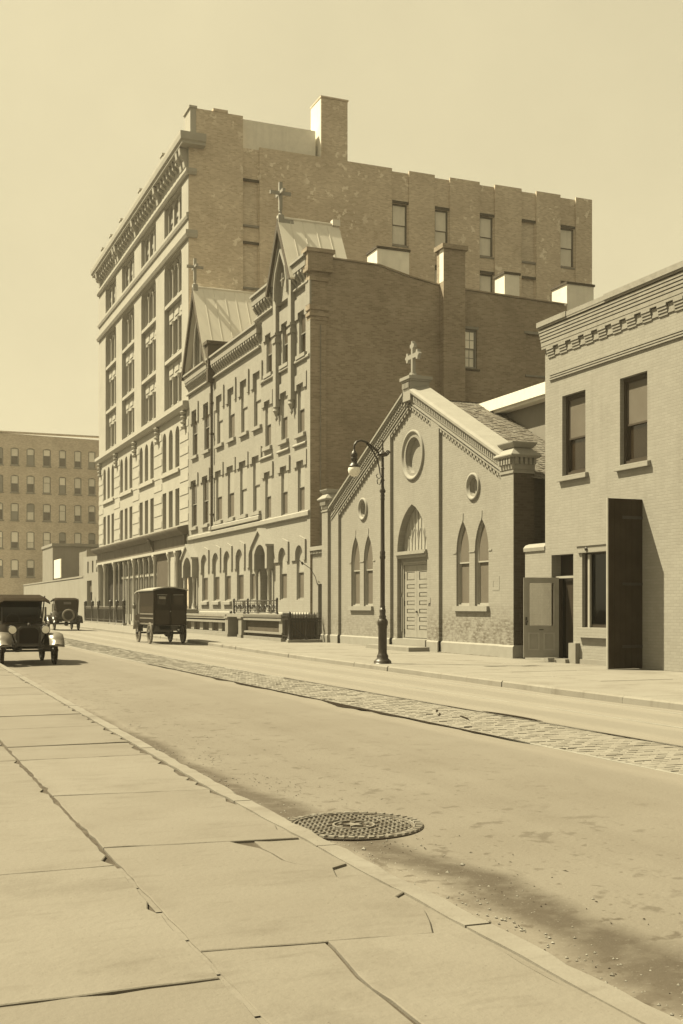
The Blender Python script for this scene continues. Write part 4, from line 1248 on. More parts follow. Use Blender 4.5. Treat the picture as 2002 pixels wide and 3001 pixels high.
# rainwater pipe
mb = MB(SO); mb.tube([(F0 - 0.12, 60.78, 5.70), (F0 - 0.12, 60.78, 13.9)], 0.075, 8)
for z in (6.5, 8.6, 10.9, 12.6): mb.box(F0 - 0.21, F0, 60.66, 60.90, z, z + 0.07)
mb.box(F0 - 0.38, F0, 60.62, 60.94, 13.75, 14.4); mb.box(F0 - 0.34, F0, 60.72, 60.84, 14.4, 15.05); mb.build('rainwater_pipe', m_stonedark, sc)
# corner pier and flank
mb = MB(SO)
mb.box(F0 - 0.02, F0 + 0.70, S0 - 0.08, S0 + 0.3, -0.02, 13.70)
for z0, z1, e in ((13.70, 13.86, 0.04), (13.86, 14.0, 0.10), (14.0, 14.12, 0.05), (14.12, 14.34, 0.10), (14.34, 15.36, 0.02), (15.36, 15.52, 0.10), (15.52, 15.74, 0.06), (15.74, 16.52, 0.22), (16.52, 16.68, 0.30)):
    mb.box(F0 - e, F0 + 0.70 + e, S0 - 0.08 - e, S0 + 0.32, z0, z1)
mb.build('corner_pier', m_school_side, sc)
mb = MB(SO); mb.box(F0 - 0.035, F0 - 0.021, S0 - 0.083, S0 + 0.301, -0.02, 13.69); mb.box(F0 - 0.105, F0 - 0.021, S0 - 0.19, S0 + 0.321, 14.35, 15.35); mb.build('pier_face', m_school, sc)
top = [(F0 + 0.0, -0.02), (30.0, -0.02), (30.0, 15.58), (24.5, 15.74), (23.3, 15.80), (21.9, 16.02), (20.4, 16.36), (F0 + 0.0, 16.42)]
mb = MB(SO)
mb.plate('y', S0, S0 + 0.35, top, [shift(outline(0.90, 1.76), 24.80, 12.24), shift(outline(1.5, 1.88), 28.55, 12.18)])
mb.build('flank_wall', m_school_side, sc)
mb = MB(SO); mb.add([(a, S0 - 0.05, b + 0.002) for a, b in top[2:]] + [(a, S0 + 0.5, b + 0.002) for a, b in top[2:]] + [(a, S0 - 0.05, b + 0.07) for a, b in top[2:]] + [(a, S0 + 0.5, b + 0.07) for a, b in top[2:]],
       [q for i in range(5) for q in ((i, i + 1, i + 13, i + 12), (i + 12, i + 13, i + 19, i + 18), (i + 6, i + 7, i + 19, i + 18))])
mb.build('flank_coping', m_school_side, sc)
window(sc, 'y', 24.80, S0 + 0.10, 12.24, 0.90, 1.76, 'rect', None, 0.5, m_paper, m_white, m_sash, m_sash, grid=(3, 2), sill=(1.15, 0.10, 0.06, 0.10), sillmat=m_stonedark, name='flank_window')
mb = MB(SO); mb.box(24.28, 25.32, S0 - 0.03, S0 + 0.2, 14.002, 14.12); mb.box(27.7, 29.4, S0 - 0.03, S0 + 0.2, 14.062, 14.18); mb.box(27.75, 29.35, S0 - 0.05, S0 + 0.2, 12.09, 12.178); mb.build('stone_lintel', m_stone, sc)
mb = MB(SO); mb.box(27.8, 29.3, S0 + 0.09, S0 + 0.15, 12.18, 14.06); mb.build('bricked_window', m_school_side, sc)
mb = MB(SO); mb.box(23.34, 24.42, S0 - 0.42, S0 + 0.25, -0.02, 17.35); mb.box(23.24, 24.52, S0 - 0.52, S0 + 0.35, 17.35, 17.55); mb.build('chimney_breast', m_school_side, sc)
mb = MB(SO)
mb.box(23.335, 23.3399, S0 - 0.41, S0 - 0.02, 15.9, 17.34)
mb.build('sunlit_chimney_face', m_white, sc)  # white sheet paints the sunlit left face of the brick stack
for a, b, z0, z1, y1 in ((20.32, 21.86, 15.9, 17.12, 46.9), (26.68, 27.46, 15.5, 16.70, 46.7), (30.02, 31.5, 14.8, 16.60, 47.1)):
    mb = MB(SO); mb.box(a, b, S0 + 0.02, y1, z0, z1); cm = mb.build('chimney', m_white, sc)
    mb = MB(SO); mb.box(a - 0.05, b + 0.05, S0 - 0.03, y1 + 0.05, z1, z1 + 0.10); mb.build('chimney_cap', m_stonedark, cm)
mb = MB(SO); mb.tube([(F0 + 0.42, S0 - 0.11, 4.2), (F0 + 0.42, S0 - 0.11, 9.0), (F0 + 0.43, S0 - 0.11, 13.5)], 0.018, 6); mb.build('conduit', m_wire, sc)
mb = MB(SO); mb.box(F0 + 0.42, 30, S0 + 0.35, S1, 0, 14.6); mb.build('rear_block', m_school_side, sc)
mb = MB(SO); mb.box(F0 + 0.5, 29.5, S0 + 0.4, 52.3, 14.6, 15.5); mb.build('flat_roof', m_earth, sc)
# doors with pointed porches
for i, (y, z, w, h, hd, rs) in enumerate(DR_):
    mb = MB(SO); mb.plate('x', F0 + 0.36, F0 + 0.40, shift(outline(w, h, hd, rs), y, z)); dd = mb.build('entrance_door', m_wooddark, sc)
    for k in (-1, 1):
        mb = MB(SO); mb.box(F0 + 0.30, F0 + 0.36, y + k * 0.42 - 0.30, y + k * 0.42 + 0.30, z + 0.1, z + h * 0.62); dd2 = mb.build('door_leaf', m_wooddark, dd)
    mb = MB(SO); mb.box(F0 + 0.26, F0 + 0.36, y - w / 2, y + w / 2, z + h * 0.66, z + h * 0.70); mb.build('transom', m_wood, dd)
    mb = MB(SO)
    a, b = y - w / 2, y + w / 2
    arch = [(u + y, zz + z) for u, zz in reversed(outline(w, h, hd, rs)[2:])]
    mb.plate('x', F0 - 0.34, F0 - 0.001, [(a - 0.28, z + h - 1.15), (a, z + h - 1.15)] + arch + [(b, z + h - 1.15), (b + 0.28, z + h - 1.15), (b + 0.28, z + h - 0.05), (y, z + h + 0.62), (a - 0.28, z + h - 0.05)])
    mb.build('porch_hood', m_school_trim, sc)
    mb = MB(SO)
    for s in (-1, 1):
        mb.add([(xx, yy, zz) for xx in (F0 - 0.44, F0) for yy, zz in ((y, z + h + 0.64), (y + s * (w / 2 + 0.38), z + h - 0.12), (y + s * (w / 2 + 0.38), z + h - 0.02), (y, z + h + 0.78))], [(0, 1, 2, 3), (7, 6, 5, 4), (0, 1, 5, 4), (1, 2, 6, 5), (2, 3, 7, 6), (3, 0, 4, 7)])
    mb.build('porch_coping', m_school_trim, sc)
    for s in (-1, 1):
        mb = MB(SO)
        yy = y + s * (w / 2 + 0.14)
        mb.lathe((F0 - 0.17, yy, z), [(0.15, 0), (0.15, 0.16), (0.12, 0.2), (0.13, 0.28), (0.085, 0.34), (0.075, h - 1.50), (0.10, h - 1.46), (0.085, h - 1.40), (0.14, h - 1.18), (0.16, h - 1.152)], 12)
        mb.build('porch_column', m_school_trim, sc, True)

# ---------------------------------------------------------------- entrance stoops
SX = 15.65
st = thing('entrance_stoop', (SX, 49, 0.06), 'stone stoop with iron balustrade before the school door nearest the chapel', 'stoop')
TO = (SX, 49, 0.06)
mb = MB(TO); mb.box(SX + 0.12, F0, 45.2, 50.3, 0.0, 1.0); mb.box(SX + 0.5, F0, 50.3, 54.0, 0.0, 1.0); mb.build('core', m_stonedark, st)
mb = MB(TO); mb.box(SX - 0.06, F0 - 0.02, 45.0, 52.9, 1.03, 1.18); mb.build('landing', m_stone, st)
for z0, z1, e in ((0.0, 0.16, 0.05), (0.30, 0.38, 0.02), (0.86, 0.95, 0.05), (0.96, 1.028, 0.0)):
    mb = MB(TO); mb.box(SX - e, SX + 0.119, 45.0, 50.3, z0 + 0.04, z1 + 0.04); mb.build('moulded_course', m_stone, st)
mb = MB(TO); mb.box(SX + 0.02, SX + 0.119, 45.02, 45.45, 0.38, 0.9); mb.build('end_pier', m_stone, st)
for y in (50.52, 52.68):
    mb = MB(TO); mb.box(SX - 0.12, SX + 0.36, y - 0.24, y + 0.24, 0.04, 0.96); mb.box(SX - 0.17, SX + 0.41, y - 0.29, y + 0.29, 0.96, 1.028); mb.box(SX - 0.16, SX + 0.40, y - 0.28, y + 0.28, 0.04, 0.22); mb.build('pedestal', m_stone, st)
for k in range(2):
    mb = MB(TO); mb.box(SX + 0.05 + 0.25 * k, SX + 0.5, 50.78, 51.15, 0.04 + 0.17 * k, 0.21 + 0.17 * k); mb.build('step', m_stone, st)
n = 40
for k in range(n):
    piece('coping_tooth', (1,), lambda q: q.box(-0.03, 0.0, -0.035, 0.035, -0.035, 0.035), m_stone, st, (-0.06, 45.1 + k * 5.2 / n - 49, 1.05))
def balustrade(parent, org, p0, p1, z0, h, nscroll):
    (x0, y0), (x1, y1) = p0, p1
    L = math.hypot(x1 - x0, y1 - y0)
    dx, dy = (x1 - x0) / L, (y1 - y0) / L
    P = lambda t, z: (x0 + dx * t, y0 + dy * t, z)
    mb = MB(org); mb.tube([P(0, z0 + h), P(L, z0 + h)], 0.032, 6); mb.build('top_rail', m_iron, parent)
    mb = MB(org); mb.tube([P(0, z0 + 0.07), P(L, z0 + 0.07)], 0.02, 6); mb.tube([P(0, z0 + h - 0.11), P(L, z0 + h - 0.11)], 0.014, 6); mb.build('lower_rail', m_iron, parent)
    for k in range(nscroll):
        c = L * (k + 0.5) / nscroll; r = L / nscroll / 2 * 0.88; hh = h - 0.2
        mb = MB(org)
        for s in (-1, 1):
            pts = []
            for j in range(16):
                t = j / 15
                a = 4.4 * t
                rr = r * 0.5 * (1 - 0.75 * t)
                pts.append(P(c + s * (r * 0.5 + rr * math.cos(a + math.pi)), z0 + 0.09 + hh * 0.5 + rr * 1.1 * math.sin(a)))
            mb.tube(pts, 0.014, 5)
            mb.tube([P(c, z0 + 0.08), P(c + s * r * 0.35, z0 + 0.09 + hh * 0.25), P(c + s * r * 0.9, z0 + 0.08 + hh * 0.15)], 0.014, 5)
            mb.tube([P(c, z0 + hh * 0.55), P(c + s * r * 0.5, z0 + hh * 0.98), P(c + s * r * 0.95, z0 + hh * 0.7)], 0.013, 5)
        mb.tube([P(c, z0 + 0.07), P(c, z0 + h)], 0.012, 5)
        mb.build('scroll_panel', m_iron, parent)
def iron_post(parent, org, x, y, z0, h, r=0.05):
    mb = MB(org); mb.lathe((x, y, z0), [(r * 1.6, 0), (r * 1.6, 0.06), (r, 0.1), (r, h * 0.8), (r * 1.4, h * 0.83), (r, h * 0.87), (r * 1.3, h * 0.93), (r * 0.9, h), (0.005, h + 0.04)], 10)
    mb.build('post', m_iron, parent, True)
balustrade(st, TO, (SX + 0.02, 49.8), (SX + 0.02, 51.85), 1.18, 0.58, 3)
balustrade(st, TO, (SX + 0.02, 45.75), (SX + 0.02, 49.7), 1.18, 0.58, 6)
for y in (45.7, 49.75, 51.9): iron_post(st, TO, SX + 0.02, y, 1.18, 0.68, 0.045)
for y, x in ((50.52, SX + 0.1), (52.68, SX + 0.1)): iron_post(st, TO, x, y, 1.03, 0.25, 0.06)

# long low basement wall towards the far door
bw = thing('areaway_wall', (SX, 58, 0.1), 'long low moulded stone wall with basement lights below the school windows', 'wall')
BO = (SX, 58, 0.1)
mb = MB(BO); mb.box(SX + 0.2, F0 - 0.11, 53.05, 62.6, 0.0, 1.0); mb.build('core', m_stonedark, bw)
for z0, z1, e in ((0.08, 0.20, 0.14), (0.20, 0.30, 0.06), (0.74, 0.84, 0.08), (0.92, 1.0, 0.04), (1.04, 1.14, 0.08)):
    mb = MB(BO); mb.box(SX - e, SX + 0.199, 53.0, 62.6, z0, z1); mb.build('moulded_course', m_stone, bw)
for k in range(5):
    y = 54.2 + k * 1.75
    mb = MB(BO); mb.box(SX + 0.10, SX + 0.199, y, y + 0.62, 0.32, 0.72); mb.build('stone_block', m_stone, bw)
fs_ = thing('far_door_stoop', (SX, 64.8, 0.12), 'flight of stone steps to the school door beside the tall loft building', 'steps')
for k in range(6):
    mb = MB((SX, 64.8, 0.12)); mb.box(14.9 + 0.28 * k, F0 - 0.11, 63.6, 66.3, 0.10 + 0.21 * k, 0.10 + 0.21 * (k + 1) - 0.002); mb.build('step', m_stone, fs_)

# iron fence at right angles to the street beside the chapel
fe = thing('iron_fence', (16.4, 44.05, 0), 'short spear topped iron fence on a stone kerb left of the chapel', 'fence')
FO = (16.4, 44.05, 0)
mb = MB(FO); mb.box(15.55, 17.02, 43.95, 44.25, -0.02, 0.15); mb.build('fence_kerb', m_stone, fe)
iron_post(fe, FO, 15.66, 44.1, 0.15, 1.12, 0.075)
iron_post(fe, FO, 16.38, 44.1, 0.15, 0.95, 0.045)
for z in (0.28, 0.98, 0.86):
    mb = MB(FO); mb.box(15.66, 17.05, 44.08, 44.12, z, z + 0.045); mb.build('rail', m_iron, fe)
for k in range(11):
    x = 15.80 + k * 0.118
    piece('picket', (1,), lambda q: q.tube([(0, 0, 0.16), (0, 0, 1.14)], 0.013, 6).lathe((0, 0, 1.14), [(0.03, 0), (0.014, 0.03), (0.026, 0.06), (0.001, 0.16)], 6), m_iron, fe, (x - 16.4, 0.05, 0))
for k in range(10):
    x = 15.86 + k * 0.118
    def ringp(q):
        q.tube([(0.042 * math.cos(t), 0, 0.92 + 0.042 * math.sin(t)) for t in [2 * math.pi * j / 10 for j in range(11)]], 0.008, 5)
    piece('ring', (1,), ringp, m_iron, fe, (x - 16.4, 0.05, 0))
f2 = thing('yard_fence', (SX, 44.6, 0), 'iron gate panel closing the yard at the corner of the fence', 'fence')
for z in (0.28, 0.98):
    mb = MB((SX, 44.6, 0)); mb.box(SX - 0.02, SX + 0.02, 44.2, 44.9, z, z + 0.04); mb.build('rail', m_iron, f2)
for k in range(6):
    piece('picket', (1,), lambda q: 0, m_iron, f2, (0, 44.25 + k * 0.125 - 44.6, 0))
mb = MB((SX, 44.6, 0)); mb.tube([(SX + 0.15, 44.9, 0.95), (SX + 0.9, 44.9, 0.3)], 0.02, 6); mb.build('stay', m_iron, f2)

# ================================================================== the tall loft building
L0, L1 = 66.22, 95.3
lf = thing('loft_building', (F0, L0, 0.1), 'tall pale loft building with arcaded front, heavy cornice and blank brick flank', 'building')
LO = (F0, L0, 0.1)
ub = [(67.84, 72.30), (74.68, 79.15), (81.45, 85.85), (88.08, 92.40)]       # upper bays
lb = [70.60, 77.50, 84.30, 91.10]                                             # centres of the lower window triples
holes, low = [], []
for a, b in ub:
    holes.append([(a, 13.95), (b, 13.95), (b, 22.75), (b - 0.15, 23.05), (b - 0.6, 23.22), (a + 0.6, 23.22), (a + 0.15, 23.05), (a, 22.75)])
    holes.append([(a, 24.80), (b, 24.80), (b, 26.88), (a, 26.88)])
for c in lb:
    for k in (-1, 0, 1):
        low.append((c + 1.69 * k, 10.05, 1.02, 2.5, 'round')); low.append((c + 1.69 * k, 6.46, 1.02, 2.27, 'rect'))
for y, z, w, h, hd in low: holes.append(shift(outline(w, h, hd), y, z))
mb = MB(LO); mb.plate('x', F0, F0 + 0.30, [(L0 + 0.02, 5.0), (L1, 5.0), (L1, 29.2), (L0 + 0.02, 29.2)], holes)
mb.build('front_wall', m_loft, lf)
for y, z, w, h, hd in low:
    window(lf, 'x', y, F0 + 0.22, z, w, h, hd, None, 0.45, R.choice([m_blinddim, m_glassdim]), R.choice([m_glassdim, m_blinddim]), m_sash, m_sash, t=0.06, name='window')  # dim panes: distance haze put into the window colours
for c in lb:
    mb = MB(LO); mb.box(F0 - 0.14, F0 + 0.28, c - 2.35, c + 2.35, 9.70, 9.90); mb.build('sill_course', m_loft_trim, lf)
for a, b in ub:
    bw_, cen = b - a, (a + b) / 2
    x1 = F0 + 0.28
    tr_ = []
    for zz, hh, hd in ((13.96, 1.95, 'rect'), (17.12, 2.32, 'rect'), (20.62, 2.52, 'seg')):
        for k in (-1, 0, 1):
            tr_.append((cen + 1.42 * k, zz, 1.14, hh, hd))
    mb = MB(LO); mb.plate('x', x1, x1 + 0.2, [(a - 0.1, 13.9), (b + 0.1, 13.9), (b + 0.1, 23.4), (a - 0.1, 23.4)], [shift(outline(w, h, hd, 0.4 if hd == 'seg' else None), y, z) for y, z, w, h, hd in tr_])
    mb.build('bay_infill', m_loft, lf)
    for y, z, w, h, hd in tr_:
        window(lf, 'x', y, x1 + 0.12, z, w, h, hd, 0.4 if hd == 'seg' else None, 0.5, R.choice([m_glassdim, m_blinddim, m_blinddim]), R.choice([m_glassdim, m_blinddim, m_glassdim]), m_sash, m_sash, t=0.05)  # these panes too carry the haze in their tone
    for z in (16.88, 20.40):
        mb = MB(LO); mb.box(F0 + 0.02, x1, a, b, z, z + 0.22); mb.build('sill_course', m_loft_trim, lf)
    for z in (16.12, 19.62):
        mb = MB(LO)
        for k in (-1, 0, 1): mb.box(x1 - 0.04, x1, cen + 1.42 * k - 0.5, cen + 1.42 * k + 0.5, z + 0.05, z + 0.6)
        mb.build('spandrel_panel', m_loft_trim, lf)
    for k in (-0.5, 0.5):
        for z0, z1 in ((13.96, 15.9), (17.12, 19.4), (20.62, 22.6)):
            mb = MB(LO); mb.lathe((x1 - 0.04, cen + 1.42 * k, 0), [(0.15, z0), (0.15, z0 + 0.15), (0.10, z0 + 0.2), (0.10, z1 - 0.3), (0.16, z1 - 0.05), (0.16, z1)], 8); mb.build('mullion_column', m_loft_trim, lf)
    # attic windows under the cornice
    tp = [(cen + 1.42 * k, 24.82, 1.12, 2.0, 'seg') for k in (-1, 0, 1)]
    mb = MB(LO); mb.plate('x', F0 + 0.22, F0 + 0.4, [(a - 0.1, 24.7), (b + 0.1, 24.7), (b + 0.1, 27.0), (a - 0.1, 27.0)], [shift(outline(w, h, hd, 0.35), y, z) for y, z, w, h, hd in tp])
    mb.build('bay_infill', m_loft, lf)
    for y, z, w, h, hd in tp:
        window(lf, 'x', y, F0 + 0.32, z, w, h, hd, 0.35, 0.5, m_blind, m_blind, m_sash, m_sash, t=0.05)
def lcourse(z0, z1, p, name, mat=None, y0=L0 - 0.02, y1=L1, ret=0.0):
    mb = MB(LO); mb.sweep([(F0, y1), (F0, y0), (F0 + max(ret, 0.01), y0)] if ret else [(F0, y1), (F0, y0)], [(0, z0), (p * 0.6, z0), (p, z0 + (z1 - z0) * 0.45), (p, z1 - 0.03), (p * 0.5, z1), (0, z1)])
    return mb.build(name, mat or m_loft_trim, lf)
lcourse(13.18, 13.66, 0.36, 'belt_cornice')
lcourse(23.28, 23.72, 0.22, 'belt_course', ret=0.5)
lcourse(24.42, 24.78, 0.14, 'belt_course')
lcourse(27.0, 27.36, 0.20, 'architrave', ret=0.45)
mb = MB(LO); mb.sweep([(F0, L1 + 0.3), (F0, L0 - 0.02), (F0 + 0.9, L0 - 0.02)], [(0, 28.60), (0.52, 28.62), (0.52, 28.76), (0.62, 28.84), (0.66, 29.10), (0.66, 29.26), (0.2, 29.32), (0, 29.32)]); mb.build('main_cornice', m_loft_trim, lf)
n = 38
for k in range(n):
    y = L0 + 0.4 + (L1 - L0 - 0.8) * k / (n - 1)
    big = min(abs(y - q) for q in (67.0, 73.5, 80.3, 87.0, 94.0)) < 0.62
    if big:
        piece('cornice_bracket', (1,), lambda q: q.plate('y', -0.20, 0.20, [(0, 27.4), (-0.18, 27.5), (-0.24, 27.9), (-0.44, 28.2), (-0.50, 28.59), (0, 28.59)]), m_loft_trim, lf, (0, y - L0, -0.1))
    else:
        piece('modillion', (1,), lambda q: q.plate('y', -0.13, 0.13, [(0, 27.95), (-0.30, 28.15), (-0.38, 28.59), (0, 28.59)]), m_loft_trim, lf, (0, y - L0, -0.1))
mb = MB(LO); mb.box(F0 + 0.25, F0 + 0.6, 67.6, L1, 29.3, 30.25); mb.box(F0 + 0.2, F0 + 0.65, 67.6, L1, 30.25, 30.35); mb.build('parapet', m_loft_trim, lf)
for y in (73.5, 80.3, 87.0, 91.0, 94.6):
    mb = MB(LO); mb.box(F0 + 0.1, F0 + 0.75, y - 0.3, y + 0.3, 29.3, 30.7); mb.box(F0 + 0.05, F0 + 0.8, y - 0.36, y + 0.36, 30.7, 30.82); mb.build('parapet_post', m_loft_trim, lf)
mb = MB(LO); mb.box(F0 + 0.1, F0 + 0.45, L0 - 0.03, 67.55, 29.3, 30.95); mb.box(F0 + 0.02, F0 + 0.5, L0 - 0.1, 67.65, 30.95, 31.08); mb.build('corner_parapet', m_loft_trim, lf)
# banded stone of the lower storeys, carved brackets under the belt
edges = [L0] + [q for c in lb for q in (c - 2.30, c + 2.30)] + [L1]
for i in range(0, len(edges), 2):
    for k in range(8):
        z = 6.6 + k * 0.80
        if edges[i + 1] - edges[i] < 0.3: continue
        mb = MB(LO); mb.box(F0 - 0.03, F0 - 0.001, edges[i] + 0.02, edges[i + 1] - 0.02, z, z + 0.40); mb.build('stone_band', m_loft_trim, lf)
for y in (66.95, 73.9, 80.9, 87.7, 94.4):
    mb = MB(LO)
    for k in range(4): mb.lathe((F0 - 0.10, y, 12.05 + k * 0.29), [(0.04, 0), (0.17 + 0.02 * k, 0.06), (0.20 + 0.02 * k, 0.16), (0.05, 0.27)], 8)
    mb.build('carved_bracket', m_loft_trim, lf)
# shopfront
mb = MB(LO); mb.sweep([(F0, L1 + 0.1), (F0, L0 + 0.05)], [(0, 5.78), (0.30, 5.80), (0.62, 6.02), (0.66, 6.12), (0.66, 6.2), (0.1, 6.34), (0, 6.34)]); mb.build('shop_cornice', m_frieze, lf)
mb = MB(LO); mb.box(F0 - 0.16, F0, L0 + 0.4, 74.6, 5.08, 5.80); mb.build('shop_frieze', m_frieze, lf)
mb = MB(LO); mb.box(F0 - 0.16, F0, 75.05, L1, 5.08, 5.80); mb.build('shop_frieze', m_frieze, lf)
mb = MB(LO); mb.plate('y', 74.6, 75.05, [(F0, 5.0), (F0 - 0.18, 5.05), (F0 - 0.30, 5.4), (F0 - 0.52, 5.8), (F0 - 0.56, 6.0), (F0, 6.0)]); mb.build('frieze_bracket', m_stonedark, lf)
mb = MB(LO); mb.box(F0 - 0.20, F0 + 0.3, L0, L1, 4.90, 5.07); mb.build('shop_lintel', m_loft_trim, lf)
cols = [66.9, 68.9, 70.8, 74.85, 76.5, 78.2, 79.8, 81.4, 83.2, 85.0, 86.8, 88.5, 92.5, 95.1]
for y in cols:
    r = 0.06 if y in (76.5, 78.2, 79.8, 83.2, 85.0, 86.8) else 0.12
    mb = MB(LO); mb.lathe((F0 - 0.02, y, 0.25), [(r * 1.7, -0.15), (r * 1.7, 0.2), (r, 0.32), (r * 0.85, 4.0), (r * 1.2, 4.1), (r * 1.0, 4.2), (r * 1.9, 4.5), (r * 1.9, 4.649)], 10); mb.build('iron_column', m_loft_trim, lf, True)
for a, b in ((66.2, 74.7), (75.0, 88.4)):
    n = max(1, int((b - a) / 1.65))
    for k in range(n):
        y0, y1 = a + (b - a) * k / n + 0.12, a + (b - a) * (k + 1) / n - 0.12
        mb = MB(LO); mb.plate('x', F0 + 0.55, F0 + 0.65, [(y0, 0.2), (y1, 0.2), (y1, 4.9), (y0, 4.9)], [[(y0 + 0.1, 0.95), (y1 - 0.1, 0.95), (y1 - 0.1, 3.55), (y0 + 0.1, 3.55)], [(y0 + 0.1, 3.85), (y1 - 0.1, 3.85), (y1 - 0.1, 4.75), (y0 + 0.1, 4.75)]])
        o = mb.build('shop_window', m_wood, lf)
        mb = MB(LO); mb.box(F0 + 0.6, F0 + 0.62, y0 + 0.1, y1 - 0.1, 0.95, 3.55); mb.build('pane', m_glass, o)
        mb = MB(LO); mb.box(F0 + 0.6, F0 + 0.62, y0 + 0.1, y1 - 0.1, 3.85, 4.75); mb.build('pane', m_glassdim if k % 2 else m_glass, o)
        mb = MB(LO); mb.box(F0 + 0.44, F0 + 0.56, y0, y1, 3.6, 3.8); mb.build('transom_bar', m_loft_trim, o)
mb = MB(LO); mb.box(F0 + 0.7, F0 + 1.0, L0 + 0.4, L1, 0.0, 5.0); mb.build('shop_back', m_dark, lf)
mb = MB(LO); mb.box(F0 + 0.05, F0 + 0.7, 71.0, 74.6, 0.1, 4.9); mb.build('shuttered_bay', m_stonedark, lf)
mb = MB(LO); mb.box(F0 - 0.02, F0 + 0.5, 69.5, 70.6, 0.1, 4.89); mb.build('pale_pier', m_loft, lf)
# brick flank
rec = [(20.55, 21.60), (30.40, 31.60), (33.42, 34.52), (36.70, 37.84), (39.86, 41.0), (42.88, 44.1)]
wz = [(24.5, 2.62), (20.75, 2.6), (17.0, 2.6)]
mb = MB(LO)
mb.plate('y', L0 + 0.12, L0 + 0.4, [(F0 + 0.03, 0), (45.4, 0), (45.4, 29.12), (F0 + 0.03, 29.12)], [shift(outline(b - a - 0.14, h), (a + b) / 2, z) for a, b in rec for z, h in wz])
mb.build('flank_wall', m_loft_side, lf)
xs = [F0 + 0.02] + [q for r_ in rec for q in r_] + [45.4]
for i in range(0, len(xs), 2):
    mb = MB(LO); mb.box(xs[i], xs[i + 1], L0, L0 + 0.119, 0, 29.26); mb.build('flank_pier', m_loft_side, lf)
for j, (a, b) in enumerate(rec):
    for z, h in wz:
        if j == 4 or j == 0:
            mb = MB(LO); mb.box(a + 0.07, b - 0.07, L0 + 0.22, L0 + 0.3, z, z + h); mb.build('iron_shutter', m_farbrick, lf)
            mb = MB(LO); mb.box(a + 0.03, b - 0.03, L0 + 0.02, L0 + 0.2, z - 0.12, z - 0.001); mb.build('window_sill', m_stone, lf)
        else:
            window(lf, 'y', (a + b) / 2, L0 + 0.25, z, b - a - 0.14, h, 'rect', None, 0.48, m_white, m_white, m_sashmid, m_sashmid, t=0.06, sill=(b - a - 0.05, 0.12, 0.06, 0.12), sillmat=m_stone, name='flank_window')
        mb = MB(LO); mb.box(a + 0.02, b - 0.02, L0 + 0.06, L0 + 0.119, z + h + 0.002, z + h + 0.16); mb.build('window_lintel', m_stonedark, lf)
mb = MB(LO); mb.box(F0 + 0.46, 20.55, L0 + 0.001, L0 + 0.4, 29.261, 30.98); mb.box(18.7, 19.6, L0 - 0.05, L0 + 0.45, 30.98, 31.14); mb.build('flank_parapet', m_loft_side, lf)
mb = MB(LO); mb.box(20.6, 25.4, L0 + 0.5, 70, 29.0, 31.02); mb.build('roof_house', m_white, lf)
mb = MB(LO); mb.box(25.6, 27.35, L0 + 0.001, L0 + 1.8, 29.12, 32.95); mb.box(25.55, 27.40, L0 - 0.05, L0 + 1.85, 32.95, 33.05); mb.build('chimney', m_loft_side, lf)
mb = MB(LO); mb.box(25.58, 25.5999, L0 + 0.05, L0 + 1.78, 29.3, 32.9); mb.build('sunlit_chimney_face', m_white, lf)  # sunlit side of the chimney put on as a white sheet
mb = MB(LO); mb.box(F0 + 0.9, 45.38, L0 + 0.41, L1, 0, 29.0); mb.build('rear_block', m_loft_side, lf)
mb = MB(LO); mb.box(F0 + 0.01, F0 + 0.9, L1 - 0.4, L1 - 0.001, 0, 29.0); mb.build('end_wall', m_loft, lf)

# area railing before the shopfront
ar = thing('area_railing', (16.0, 88, 0.22), 'iron area railing with hooped panels before the dark shop bays', 'railing')
AO = (16.0, 88, 0.22)
mb = MB(AO); mb.box(15.9, 16.15, 79.0, 95.0, 0.1, 0.36); mb.build('railing_kerb', m_stone, ar)
for z in (0.52, 1.32):
    mb = MB(AO); mb.box(15.98, 16.03, 79.2, 94.8, z, z + 0.05); mb.build('rail', m_iron, ar)
for y in (79.2, 81.6, 84.0, 88.8, 91.5, 94.7): iron_post(ar, AO, 16.0, y, 0.2, 1.75, 0.11)
for k in range(60):
    y = 79.5 + k * 0.255
    piece('picket', ('ar',), lambda q: q.tube([(0, 0, 0.14), (0, 0, 1.12)], 0.022, 5), m_iron, ar, (0.0, y - 88, 0))
for k in range(30):
    y = 79.63 + k * 0.51
    def hoop(q): q.tube([(0, 0.128 * math.cos(t), 1.14 + 0.16 * math.sin(t)) for t in [math.pi * j / 8 for j in range(9)]], 0.022, 5)
    piece('hoop', ('ar',), hoop, m_spoke, ar, (0.0, y - 88, 0))

# ================================================================== the shop on the right
P0, P1 = 17.0, 27.33
sp = thing('shop_building', (F0, P1, 0), 'two storey painted brick shop with corbelled cornice at the right edge', 'shop')
PO = (F0, P1, 0)
hl = [shift(outline(1.09, 2.15), 25.935, 5.02), shift(outline(1.09, 2.15), 23.345, 5.02), shift(outline(1.09, 2.15), 20.75, 5.02),
      [(25.95, 0.10), (27.01, 0.10), (27.01, 2.91), (25.95, 2.91)], [(24.20, 0.96), (25.54, 0.96), (25.54, 2.90), (24.20, 2.90)]]
mb = MB(PO); mb.plate('x', F0, F0 + 0.35, [(P0, 0), (P1, 0), (P1, 8.85), (P0, 8.85)], hl); mb.build('front_wall', m_shop, sp)
for y, up in ((25.935, m_blinddim), (23.345, m_blinddim), (20.75, m_blinddim)):
    window(sp, 'x', y, F0 + 0.12, 5.02, 1.09, 2.15, 'rect', None, 0.44, up, m_glass, m_sashdark, m_sashdark, t=0.09, sill=(1.36, 0.15, 0.10, 0.12), sillmat=m_shop)
    mb = MB(PO); mb.box(F0 + 0.155, F0 + 0.16, y - 0.42, y + 0.42, 6.25, 7.0)
